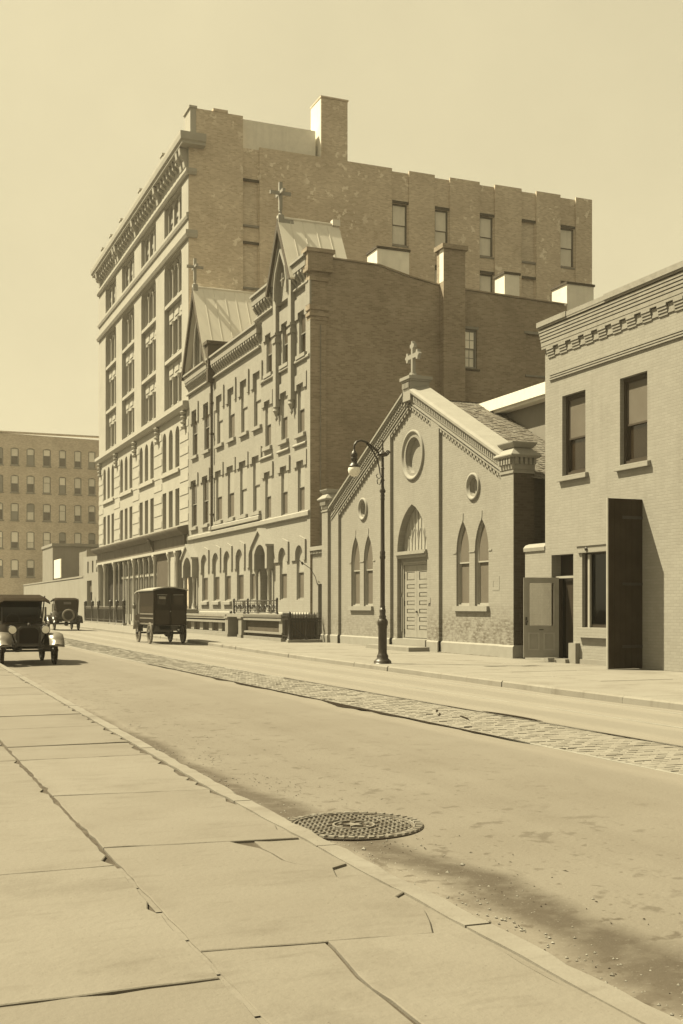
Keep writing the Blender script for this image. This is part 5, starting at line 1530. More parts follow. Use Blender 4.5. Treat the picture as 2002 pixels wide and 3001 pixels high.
# corbelled brick cornice
for k, (z0, z1, e) in enumerate(((8.60, 8.675, 0.09), (8.675, 8.78, 0.10), (8.80, 8.865, 0.115), (8.885, 8.95, 0.13), (8.97, 9.035, 0.145), (9.055, 9.12, 0.16))):
    mb = MB(PO); mb.box(F0 - e, F0 + 0.34, P0, P1 + e * 0.55, z0, z1); mb.build('brick_course', m_shop_trim, sp)
mb = MB(PO); mb.box(F0 - 0.085, F0 + 0.33, P0, P1 + 0.075, 8.78, 9.15); mb.build('brick_course', m_shop_trim, sp)
mb = MB(PO); mb.box(F0 - 0.19, F0 + 0.4, P0, P1 + 0.09, 9.15, 9.20); mb.box(F0 - 0.22, F0 + 0.4, 26.0, P1 + 0.11, 9.201, 9.34); mb.box(F0 - 0.20, F0 + 0.4, 24.3, 25.99, 9.201, 9.325); mb.box(F0 - 0.22, F0 + 0.4, P0, 24.29, 9.201, 9.345); mb.build('coping', m_shop_trim, sp)
for k in range(17):
    y = 26.98 - k * 0.602
    o = piece('corbel', ('sh',), lambda q: [q.box(-0.03 - 0.02 * j, 0.0, -0.17, 0.17, 8.33 + 0.07 * j, 8.33 + 0.07 * j + 0.062) for j in range(4)], m_shop_trim, sp, (0, y - P1, 0))
    piece('corbel_recess', ('sh',), lambda q: q.box(-0.03, 0.0, -0.12, 0.12, 8.36, 8.58), m_stonedark if k % 2 else m_shop_trim, sp, (0, y - 0.30 - P1, 0))
for z in (7.70, 7.765, 7.83):
    mb = MB(PO); mb.box(F0 - 0.045, F0 - 0.001, P0, 27.08, z, z + 0.036); mb.build('string_course', m_shop_trim, sp)
# left return and back
mb = MB(PO); mb.box(F0 + 0.351, 26, P0 + 0.01, P1 - 0.01, 0, 8.8); mb.build('side_walls', m_shop, sp)
# doorway
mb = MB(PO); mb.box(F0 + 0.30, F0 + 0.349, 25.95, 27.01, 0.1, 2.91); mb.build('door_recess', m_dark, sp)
mb = MB(PO); mb.box(F0 + 0.10, F0 + 0.2, 25.951, 27.0, 2.27, 2.33); mb.build('transom_bar', m_woodlight, sp)
mb = MB(PO); mb.box(F0 + 0.03, F0 + 0.14, 26.66, 27.0, 0.1, 2.27); mb.box(F0 + 0.03, F0 + 0.3, 25.952, 26.0, 0.1, 2.27); mb.build('door_jamb', m_wooddark, sp)
mb = MB(PO); mb.box(F0 + 0.20, F0 + 0.24, 26.05, 26.6, 0.12, 2.2); mb.build('inner_door', m_wooddark, sp)
mb = MB(PO); mb.box(F0 - 0.25, F0 + 0.3, 25.95, 27.0, -0.02, 0.11); mb.build('door_step', m_stone, sp)
# open half-glazed door leaf, swung out across the gap
lo = (F0 + 0.02, 26.68, 0.12)
ang = math.atan2(0.33, -0.89)
lf_ = MB(); LWd = 0.96
lf_.plate('y', -0.02, 0.02, [(0, 0), (LWd, 0), (LWd, 2.17), (0, 2.17)], [[(0.13, 0.86), (0.81, 0.86), (0.81, 2.03), (0.13, 2.03)], [(0.13, 0.22), (0.40, 0.22), (0.40, 0.66), (0.13, 0.66)], [(0.55, 0.22), (0.82, 0.22), (0.82, 0.66), (0.55, 0.66)]])
dleaf = link('open_door', lf_.mesh('open_door', m_wood), sp, (lo[0] - PO[0], lo[1] - PO[1], lo[2] - PO[2]), ang)
mb = MB(); mb.box(0.12, 0.82, -0.004, 0.004, 0.85, 2.04); mb.build('pane', m_clear, dleaf)
for a in (0.13, 0.55):
    mb = MB(); mb.box(a, a + 0.27, -0.008, 0.008, 0.22, 0.66); mb.build('panel', m_wood, dleaf)
    mb = MB(); mb.plate('y', -0.03, 0.03, [(a - 0.02, 0.20), (a + 0.29, 0.20), (a + 0.29, 0.68), (a - 0.02, 0.68)], [[(a + 0.02, 0.24), (a + 0.25, 0.24), (a + 0.25, 0.64), (a + 0.02, 0.64)]]); mb.build('moulding', m_woodlight, dleaf)
mb = MB(); mb.plate('y', -0.03, 0.03, [(0.10, 0.83), (0.84, 0.83), (0.84, 2.06), (0.10, 2.06)], [[(0.14, 0.87), (0.80, 0.87), (0.80, 2.02), (0.14, 2.02)]]); mb.build('moulding', m_wood, dleaf)
mb = MB()
for s in (-1, 1): mb.lathe((0.89, s * 0.07, 0.98), [(0.012, -0.05), (0.012, 0.0), (0.032, 0.02), (0.030, 0.05), (0.01, 0.06)], 8, 'y')
mb.box(0.865, 0.915, -0.026, 0.026, 0.88, 1.10); mb.build('door_knob', m_iron, dleaf)
mb = MB(); mb.box(0.42, 0.54, -0.026, 0.026, 0.745, 0.77); mb.build('letter_slot', m_iron, dleaf)
# shop window
mb = MB(PO); mb.plate('x', F0 + 0.10, F0 + 0.20, [(24.2, 0.96), (25.54, 0.96), (25.54, 2.9), (24.2, 2.9)], [[(24.28, 1.04), (25.28, 1.04), (25.28, 2.86), (24.28, 2.86)]]); so = mb.build('shop_window', m_wooddark, sp)
mb = MB(PO); mb.box(F0 + 0.04, F0 + 0.1, 25.26, 25.34, 0.96, 2.86); mb.build('window_post', m_woodlight, so)
mb = MB(PO); mb.box(F0 + 0.13, F0 + 0.14, 24.28, 25.28, 1.04, 2.86); mb.build('pane', m_clear, so)
mb = MB(PO); mb.box(F0 + 0.95, F0 + 1.0, 23.6, 26.2, 0.6, 3.2); mb.box(F0 + 0.351, F0 + 0.95, 25.5, 25.55, 0.7, 3.1); mb.box(F0 + 0.351, F0 + 0.95, 23.9, 23.95, 0.7, 3.1); mb.box(F0 + 0.351, F0 + 0.95, 23.95, 25.5, 3.0, 3.05); so2 = mb.build('window_box', m_wooddark, so)
mb = MB(PO); mb.box(F0 + 0.21, F0 + 0.94, 23.95, 25.5, 0.98, 1.02); mb.build('window_floor', m_woodlight, so)
mb = MB(PO); mb.box(F0 - 0.12, F0 + 0.1, 24.1, 25.62, 0.70, 0.955); mb.build('window_sill', m_shop, sp)
mb = MB(PO); mb.box(F0 - 0.06, F0 + 0.05, 24.1, 25.70, 2.91, 3.08); mb.box(F0 - 0.09, F0 + 0.05, 24.1, 25.72, 3.08, 3.13); mb.build('window_head', m_shop, sp)
mb = MB(PO); mb.lathe((F0 - 0.09, 25.25, 3.0), [(0.02, -0.02), (0.055, 0.0), (0.03, 0.05)], 10, 'x'); mb.build('bulb_socket', m_iron, sp)
mb = MB(PO); mb.box(F0 - 0.14, F0 + 0.0, 25.64, 25.97, -0.02, 0.54); mb.build('corner_stone', m_stone, sp)
mb = MB(PO); mb.box(F0 - 0.05, F0 - 0.001, 23.0, 25.63, -0.02, 0.13); mb.build('base_course', m_stone, sp)
# tall dark board standing out square from the wall
def gate_leaf(a, wdt, name):
    mb = MB(); mb.box(0, wdt, -0.025, 0.025, 0, 4.08)
    o = link(name, mb.mesh(name, m_gate), sp, (0, 23.0 - P1, 0.0), a)
    for k in range(6):
        mb = MB(); mb.box(wdt * k / 6 + 0.004, wdt * (k + 1) / 6 - 0.004, 0.026, 0.036, 0.02, 4.06); mb.build('board', m_gate, o)
    for z in (0.5, 2.0, 3.6):
        mb = MB(); mb.box(0.0, wdt * 0.6, 0.037, 0.045, z, z + 0.07); mb.build('strap_hinge', m_iron, o)
    mb = MB(); mb.box(wdt, wdt + 0.03, -0.03, 0.03, 0, 4.09); mb.build('lit_edge', m_woodlight, o)  # pale strip paints the sunlit thickness of the leaf
    return o
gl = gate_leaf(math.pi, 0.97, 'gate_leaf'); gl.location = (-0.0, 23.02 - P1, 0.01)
pc = thing('window_card', (F0 + 0.19, 24.93, 1.02), 'white card propped inside the shop window', 'card')
mb = MB(); mb.add([(0, -0.15, 0.005), (0, 0.15, 0.005), (0.05, 0.15, 0.37), (0.05, -0.15, 0.37), (0.004, -0.15, 0.005), (0.004, 0.15, 0.005), (0.054, 0.15, 0.37), (0.054, -0.15, 0.37)], [(0, 1, 2, 3), (7, 6, 5, 4), (0, 1, 5, 4), (1, 2, 6, 5), (2, 3, 7, 6), (3, 0, 4, 7)]); mb.build('card', m_paper, pc)

# low brick wall closing the gap between chapel and shop
lw = thing('gap_wall', (F0, 27.9, 0), 'low brick wall with rounded plaster top between chapel pier and shop', 'wall')
WO = (F0, 27.9, 0)
mb = MB(WO); mb.box(F0 + 0.02, F0 + 0.3, 27.34, 28.42, 0, 3.06); mb.build('wall', m_shop, lw)
mb = MB(WO); mb.sweep([(F0, 28.44), (F0, 27.34)], [(0.02, 3.06), (0.03, 3.16), (-0.04, 3.24), (-0.16, 3.28), (-0.28, 3.24), (-0.34, 3.16), (-0.33, 3.06)]); mb.build('coping', m_chapel_stone, lw)
mb = MB(WO); mb.box(F0 + 1.2, F0 + 1.5, 27.34, 29.24, 0, 6.0); mb.build('gap_back', m_stonedark, lw)

# house behind the chapel
rh = thing('rear_house', (20.3, 32, 0), 'grey stucco house with white eaves behind the chapel roof', 'house')
HO = (20.3, 32, 0)
mb = MB(HO); mb.box(20.32, 25.0, 27.4, 35.6, 0, 8.2); mb.build('wall', m_grey, rh)
mb = MB(HO); mb.box(19.95, 25.1, 27.4, 35.85, 8.2, 8.30); mb.box(19.85, 25.2, 27.4, 35.95, 8.301, 8.68); mb.build('eaves', m_white, rh)

# ================================================================== far end of the street
tn = thing('tenement', (22, 150, 0.5), 'far brick tenement with rows of shaded windows at the street end', 'building')
TN = (22, 150, 0.5)
TY_ = 150.0
wc = [(14.6, 1.0), (16.5, 1.0), (18.45, 1.0), (20.47, 1.0), (22.43, 0.9), (24.37, 0.92), (26.17, 0.92), (28.1, 0.92)]
wr = [(19.40, 2.2), (15.95, 2.2), (12.42, 2.2), (8.85, 2.2), (5.3, 2.2)]
mb = MB(TN); mb.plate('y', TY_, TY_ + 0.4, [(13.2, 0), (36, 0), (36, 22.9), (13.2, 23.4)], [shift(outline(w, h, 'seg', 0.16), x, z) for x, w in wc for z, h in wr]); mb.build('front_wall', m_farbrick, tn)
mb = MB(TN); mb.box(13.1, 36, TY_ - 0.2, TY_ + 0.4, 23.41, 23.6); mb.build('coping', m_farbrick, tn)
mb = MB(TN); mb.box(13.2, 36, TY_ + 0.41, 170, 0, 22.8); mb.build('rear_block', m_farbrick, tn)
for x, w in wc:
    for z, h in wr:
        window(tn, 'y', x, TY_ + 0.14, z, w, h, 'seg', 0.16, R.choice([0.35, 0.5, 0.6]), R.choice([m_white, m_white, m_paper, m_blind]), R.choice([m_glassdim, m_white, m_glassdim, m_blind]), m_sash, m_sash, t=0.08, sill=(w + 0.2, 0.14, 0.08, 0.14), sillmat=m_stone)
yw = thing('yard_wall', (F0, 112, 0.35), 'long pale plastered yard wall beyond the loft building', 'wall')
YO = (F0, 112, 0.35)
mb = MB(YO); mb.plate('x', F0, F0 + 0.4, [(95.35, 0.2), (147, 0.2), (147, 4.1), (103, 4.0), (102.9, 5.9), (95.35, 5.7)], [[(98.7, 0.35), (101.1, 0.35), (101.1, 3.75), (98.7, 3.75)], [(96.0, 4.4), (96.6, 4.4), (96.6, 5.4), (96.0, 5.4)], [(97.9, 4.4), (98.6, 4.4), (98.6, 5.4), (97.9, 5.4)], [(100.2, 4.4), (100.9, 4.4), (100.9, 5.4), (100.2, 5.4)]]); mb.build('wall', m_plaster, yw)
mb = MB(YO); mb.box(F0 + 0.25, F0 + 0.3, 95.6, 101.2, 0.35, 5.5); mb.build('gate', m_stonedark, yw)
mb = MB(YO); mb.box(F0 - 0.05, F0 + 0.45, 103.0, 147, 4.1, 4.25); mb.build('coping', m_stone, yw)
ps = thing('iron_post', (16.9, 97.2, 0.28), 'thin dark iron post on the pavement by the yard gate', 'post')
mb = MB(); mb.lathe((0, 0, 0), [(0.12, 0), (0.09, 0.3), (0.07, 2.2), (0.1, 2.3), (0.08, 2.45), (0.01, 2.5)], 8); mb.build('shaft', m_iron, ps)
bs = thing('brick_shed', (20, 128, 0.4), 'low brick shed behind the yard wall', 'shed')
mb = MB((20, 128, 0.4)); mb.box(17.8, 23.6, 126, 134, 0.2, 8.0); mb.build('wall', m_grey, bs)
mb = MB((20, 128, 0.4)); mb.box(17.7, 23.7, 125.8, 134.2, 8.0, 8.3); mb.build('coping', m_stone, bs)
wh = thing('pale_outhouse', (20, 108, 0.4), 'pale outhouse with slit windows over the yard wall', 'shed')
mb = MB((20, 108, 0.4)); mb.plate('y', 106.0, 106.3, [(18.0, 0), (22, 0), (22, 6.9), (18.0, 6.7)], [[(18.5, 4.6), (18.8, 4.6), (18.8, 5.7), (18.5, 5.7)], [(19.3, 4.6), (19.6, 4.6), (19.6, 5.7), (19.3, 5.7)]]); mb.build('wall', m_plaster, wh)
mb = MB((20, 108, 0.4)); mb.box(18.0, 22, 106.31, 110, 0, 6.6); mb.build('rear_block', m_grey, wh)
bb = thing('billboard', (17.6, 119, 4.1), 'blank pale board standing on the yard wall', 'board')
mb = MB((17.6, 119, 4.1)); mb.box(17.3, 17.4, 117.0, 121.5, 4.4, 6.3); mb.build('panel', m_white, bb)
for y in (117.6, 120.9):
    mb = MB((17.6, 119, 4.1)); mb.box(17.4, 17.5, y - 0.06, y + 0.06, 4.26, 6.2); mb.build('post', m_wooddark, bb)

# ================================================================== street lamp
LX, LY = 12.45, 27.72
lz = gz(LY)
lp = thing('street_lamp', (LX, LY, lz), 'dark cast iron crook street lamp before the chapel', 'street lamp')
mb = MB()
mb.lathe((0, 0, 0), [(0.235, 0), (0.235, 0.05), (0.215, 0.08), (0.15, 0.14), (0.155, 0.20), (0.13, 0.24), (0.115, 0.30), (0.115, 0.92), (0.125, 0.95), (0.115, 0.98), (0.14, 1.02), (0.145, 1.10), (0.12, 1.16), (0.085, 1.20), (0.10, 1.24), (0.075, 1.28), (0.085, 1.40), (0.066, 1.46)], 20)
mb.build('base', m_ironlamp, lp, True)
mb = MB()
mb.lathe((0, 0, 0), [(0.066, 1.46), (0.072, 1.50), (0.062, 1.54), (0.060, 2.75), (0.075, 2.78), (0.078, 2.82), (0.065, 2.86), (0.075, 2.94), (0.055, 2.98), (0.050, 4.30), (0.062, 4.34), (0.05, 4.38), (0.062, 4.44), (0.045, 4.48), (0.085, 4.55), (0.05, 4.62), (0.040, 4.68), (0.036, 5.42), (0.03, 5.45), (0.034, 5.50)], 18)
mb.build('mast', m_ironlamp, lp, True)
mb = MB()
mb.lathe((0, 0, 5.46), [(0.04, 0), (0.13, 0.02), (0.15, 0.06), (0.12, 0.10), (0.05, 0.13), (0.025, 0.17), (0.03, 0.22), (0.018, 0.26), (0.022, 0.34), (0.012, 0.38), (0.02, 0.44), (0.002, 0.49)], 14)
mb.build('finial', m_ironlamp, lp, True)
def arm(d, z): return (-d, 0, z)
mb = MB()
mb.tube([arm(0.02, 5.50), arm(0.12, 5.56), arm(0.28, 5.70), arm(0.46, 5.82), arm(0.62, 5.86), arm(0.74, 5.82), arm(0.81, 5.73), arm(0.82, 5.64), arm(0.815, 5.58)], 0.030, 8)
mb.tube([arm(0.06, 4.92), arm(0.10, 5.18), arm(0.16, 5.38), arm(0.27, 5.58), arm(0.44, 5.76)], 0.017, 6)
mb.tube([arm(0.22, 5.52), arm(0.34, 5.68), arm(0.48, 5.78)], 0.015, 6)
mb.build('crook_arm', m_ironlamp, lp, True)
def scroll(c, r, turns, s, z, rad=0.014):
    pts = []
    for j in range(18):
        t = j / 17
        a = turns * 2 * math.pi * t
        pts.append((c + s * r * (1 - 0.8 * t) * math.cos(a), 0, z + r * (1 - 0.8 * t) * math.sin(a)))
    return pts
mb = MB()
mb.tube(scroll(0.14, 0.075, 1.3, 1, 5.56), 0.02, 6)
mb.tube(scroll(-0.13, 0.05, 1.1, 1, 5.66), 0.013, 5)
mb.tube([(-0.035, 0, 4.95), (-0.09, 0, 4.88), (-0.16, 0, 4.90), (-0.18, 0, 4.98), (-0.13, 0, 5.0)], 0.013, 5)
mb.tube([(-0.035, 0, 4.85), (-0.08, 0, 4.72), (-0.14, 0, 4.74), (-0.16, 0, 4.82), (-0.13, 0, 4.86)], 0.013, 5)
mb.lathe((0, 0, 4.80), [(0.035, 0), (0.06, 0.04), (0.035, 0.08)], 10); mb.lathe((0, 0, 5.12), [(0.035, 0), (0.055, 0.03), (0.035, 0.06)], 10)
mb.build('scrollwork', m_ironlamp, lp, True)
mb = MB(); mb.lathe((-0.815, 0, 0), [(0.02, 5.59), (0.05, 5.56), (0.085, 5.50), (0.095, 5.44), (0.075, 5.40), (0.095, 5.38), (0.095, 5.355), (0.07, 5.34), (0.085, 5.25), (0.11, 5.22), (0.15, 5.175), (0.155, 5.15), (0.14, 5.145)], 18)
mb.build('lamp_hood', m_ironlamp, lp, True)
mb = MB(); mb.lathe((-0.815, 0, 0), [(0.14, 5.145), (0.155, 5.12), (0.162, 5.07), (0.15, 5.00), (0.12, 4.945), (0.07, 4.91), (0.004, 4.90)], 20)
mb.build('globe', m_globe, lp, True)

# ================================================================== vehicles
def wheel(parent, name, x, y, r, width, nsp, tyre_m, rim_m, hub_m, spare=False, rz=0.0):
    mb = MB(); w = width / 2
    if spare:
        t = r * 0.16
        mb2 = MB(); n, k = 28, 8
        vs = [((r - t + t * math.cos(2 * math.pi * j / k)) * math.cos(2 * math.pi * i / n), t * math.sin(2 * math.pi * j / k), (r - t + t * math.cos(2 * math.pi * j / k)) * math.sin(2 * math.pi * i / n)) for i in range(n) for j in range(k)]
        fs = [(i * k + j, ((i + 1) % n) * k + j, ((i + 1) % n) * k + (j + 1) % k, i * k + (j + 1) % k) for i in range(n) for j in range(k)]
        mb2.add(vs, fs)
        return mb2.build(name, tyre_m, parent, True)
    root = MB()
    n, k = 28, 8
    t = w
    vs = [(t * math.sin(2 * math.pi * j / k), (r - t + t * math.cos(2 * math.pi * j / k)) * math.cos(2 * math.pi * i / n), (r - t + t * math.cos(2 * math.pi * j / k)) * math.sin(2 * math.pi * i / n)) for i in range(n) for j in range(k)]
    fs = [(i * k + j, ((i + 1) % n) * k + j, ((i + 1) % n) * k + (j + 1) % k, i * k + (j + 1) % k) for i in range(n) for j in range(k)]
    root.add(vs, fs)
    o = root.build(name, tyre_m, parent, True)
    o.location = (x, y, r)
    ro = r - 2 * t
    mb = MB()
    prof = [(ro - 0.045, -w * 0.7), (ro + 0.01, -w * 0.7), (ro + 0.01, w * 0.7), (ro - 0.045, w * 0.7), (ro - 0.045, -w * 0.7)]
    vs, fs = [], []
    for i in range(n):
        a = 2 * math.pi * i / n
        vs += [(q, p * math.cos(a), p * math.sin(a)) for p, q in prof[:4]]
    for i in range(n):
        for j in range(4):
            fs.append((i * 4 + j, ((i + 1) % n) * 4 + j, ((i + 1) % n) * 4 + (j + 1) % 4, i * 4 + (j + 1) % 4))
    mb.add(vs, fs); mb.build('rim', rim_m, o)
    mb = MB()
    for i in range(nsp):
        a = 2 * math.pi * i / nsp
        mb.tube([(0, 0.05 * math.cos(a), 0.05 * math.sin(a)), (0, (ro - 0.03) * math.cos(a), (ro - 0.03) * math.sin(a))], [0.026, 0.018], 6)
    mb.build('spokes', rim_m, o)
    mb = MB(); mb.lathe((0, 0, 0), [(0.03, -0.11), (0.055, -0.09), (0.075, -0.03), (0.075, 0.03), (0.055, 0.09), (0.03, 0.11)], 12, 'x'); mb.build('hub', hub_m, o)
    return o

# delivery van, seen from behind (local y = forward)
vn = thing('delivery_van', (11.28, 46.4, road_z(11.28, 46.4)), 'black high bodied delivery van seen from behind by the far kerb', 'van', rz=0.0)
BW, BL, Z0, Z1 = 0.69, 2.55, 0.78, 2.28
mb = MB()
mb.box(-BW, BW, 0.0, BL, Z0, 2.20)
vb = mb.build('body', m_vanblack, vn)
for z, h, p in ((0.80, 0.06, 0.02), (1.04, 0.05, 0.018), (1.22, 0.05, 0.016), (1.62, 0.03, 0.012)):
    mb = MB(); mb.box(-BW - p, -BW - 0.0005, 0.02, BL, z, z + h); mb.build('side_moulding', m_fendersheen if z < 1.3 else m_vanbrown, vb)
mb = MB(); mb.box(-BW - 0.006, -BW - 0.0005, 0.1, BL - 0.1, 1.30, 1.58); mb.build('side_panel', m_vanbrown, vb)
for s in (-1, 1):
    mb = MB(); mb.plate('y', -0.025, -0.001, [(s * 0.34 - 0.31, Z0 + 0.02), (s * 0.34 + 0.31, Z0 + 0.02), (s * 0.34 + 0.31, 2.12), (s * 0.34 - 0.31, 2.12)], [[(s * 0.34 - 0.19, 1.62), (s * 0.34 + 0.19, 1.62), (s * 0.34 + 0.19, 1.98), (s * 0.34 - 0.19, 1.98)]]); dv = mb.build('rear_door', m_vanblack, vb)
    mb = MB(); mb.box(s * 0.34 - 0.19, s * 0.34 + 0.19, -0.012, -0.004, 1.62, 1.98); mb.build('pane', m_glass, dv)
    mb = MB(); mb.box(s * 0.34 - 0.21, s * 0.34 + 0.21, -0.045, -0.025, 2.02, 2.045); mb.build('rain_strip', m_wire, dv)
    mb = MB(); mb.box(s * 0.34 - 0.29, s * 0.34 + 0.29, -0.035, -0.0255, Z0 + 0.06, 1.40); mb.build('lower_panel', m_vanbrown, dv)
mb = MB(); mb.box(-0.47, -0.20, -0.05, -0.026, 1.86, 1.965); mb.build('licence_plate', m_wire, vb)
mb = MB(); mb.lathe((0.0, -0.05, 1.35), [(0.015, -0.02), (0.03, 0.0), (0.015, 0.03)], 8, 'y'); mb.build('door_handle', m_brass, vb)
# arched canvas roof running forward over the driver
mb = MB()
vs, fs = [], []
n = 9
for y, dz in ((-0.10, 0.0), (BL, 0.0), (BL + 0.55, -0.02), (BL + 0.95, -0.10)):
    for lay in (0, 1):
        for k in range(n):
            u = -1 + 2 * k / (n - 1)
            vs.append((u * (BW + 0.05), y, 2.20 + dz + 0.12 * (1 - u * u) + (0.05 if lay else 0.0)))
for i in range(3):
    for lay in (0, 1):
        for k in range(n - 1):
            a = i * 2 * n + lay * n + k
            fs.append((a, a + 1, a + 2 * n + 1, a + 2 * n))
    for k in (0, n - 1):
        a = i * 2 * n + k
        fs.append((a, a + n, a + 3 * n, a + 2 * n))
for i in (0, 3):
    for k in range(n - 1):
        a = i * 2 * n + k
        fs.append((a, a + 1, a + n + 1, a + n))
mb.add(vs, fs); mb.build('roof', m_canvas, vn)
mb = MB(); mb.plate('y', 0.0, 0.02, [(-BW, 2.19)] + [(-BW + 2 * BW * k / 8, 2.195 + 0.12 * (1 - (-1 + k / 4) ** 2)) for k in range(9)] + [(BW, 2.19)]); mb.build('roof_end', m_vanblack, vn)
mb = MB(); mb.box(-BW, BW, BL, BL + 0.70, Z0, 1.25); mb.box(-BW + 0.08, BW - 0.08, BL + 0.70, BL + 1.35, 0.72, 1.18); mb.build('front_body', m_vanblack, vn)
for s in (-1, 1):
    mb = MB(); mb.tube([(s * BW * 0.97, BL + 0.68, 1.25), (s * BW * 0.97, BL + 0.72, 2.22)], 0.03, 6); mb.build('cab_post', m_fendersheen, vn)
    mb = MB(); mb.tube([(s * BW, BL + 0.12, 2.15), (s * BW, BL + 0.42, 2.05), (s * BW, BL + 0.52, 1.75), (s * BW, BL + 0.52, 1.3)], 0.03, 6); mb.build('cab_bow', m_fendersheen, vn)
    mb = MB(); mb.lathe((s * (BW + 0.1), BL + 0.75, 1.45), [(0.05, 0), (0.08, 0.04), (0.08, 0.16), (0.04, 0.22), (0.05, 0.27)], 10); mb.build('side_lamp', m_brass, vn)
    # arched front fender, thin rear wing
    mb = MB()
    pts = [(s * 0.72, 2.85 + 0.52 * math.cos(a), 0.44 + 0.50 * math.sin(a)) for a in [math.pi * (0.1 + 0.85 * j / 10) for j in range(11)]]
    vs, fs = [], []
    for j, p in enumerate(pts):
        for dx in (-0.11, 0.11): vs.append((p[0] + dx, p[1], p[2])); vs.append((p[0] + dx, p[1], p[2] - 0.02))
    for j in range(10):
        a = j * 4
        fs += [(a, a + 2, a + 6, a + 4), (a + 1, a + 3, a + 7, a + 5), (a, a + 1, a + 5, a + 4), (a + 2, a + 3, a + 7, a + 6)]
    mb.add(vs, fs); mb.build('fender', m_fendersheen, vn, True)
wheel(vn, 'wheel', -0.70, 2.85, 0.43, 0.085, 12, m_tyrepale, m_spoke, m_iron)  # left tyres paler: their sunlit side is put into the rubber colour
wheel(vn, 'wheel', 0.70, 2.85, 0.43, 0.085, 12, m_tyre, m_spoke, m_iron)
wheel(vn, 'wheel', -0.70, 0.62, 0.45, 0.10, 12, m_tyrepale, m_spoke, m_iron)
wheel(vn, 'wheel', 0.70, 0.62, 0.45, 0.10, 12, m_tyre, m_spoke, m_iron)
mb = MB(); mb.tube([(-0.7, 2.85, 0.43), (0.7, 2.85, 0.43)], 0.04, 8); mb.build('axle', m_iron, vn)
mb = MB(); mb.tube([(-0.7, 0.62, 0.45), (0.7, 0.62, 0.45)], 0.05, 8); mb.lathe((0.05, 0.62, 0.45), [(0.05, -0.16), (0.14, -0.1), (0.16, 0.0), (0.14, 0.1), (0.05, 0.16)], 12, 'x'); mb.build('axle', m_iron, vn)
mb = MB(); mb.box(-0.42, -0.34, 0.05, 3.3, 0.62, 0.74); mb.box(0.34, 0.42, 0.05, 3.3, 0.62, 0.74); mb.box(-0.6, 0.05, 0.05, 0.5, 0.50, 0.775); mb.box(-0.42, 0.42, 0.05, 0.13, 0.60, 0.76); mb.build('chassis', m_iron, vn)
for s in (-1, 1):
    mb = MB(); mb.tube([(s * 0.5, 0.1, 0.66), (s * 0.5, 0.35, 0.56), (s * 0.5, 0.62, 0.52), (s * 0.5, 0.9, 0.56), (s * 0.5, 1.15, 0.68)], 0.035, 6); mb.build('leaf_spring', m_iron, vn)

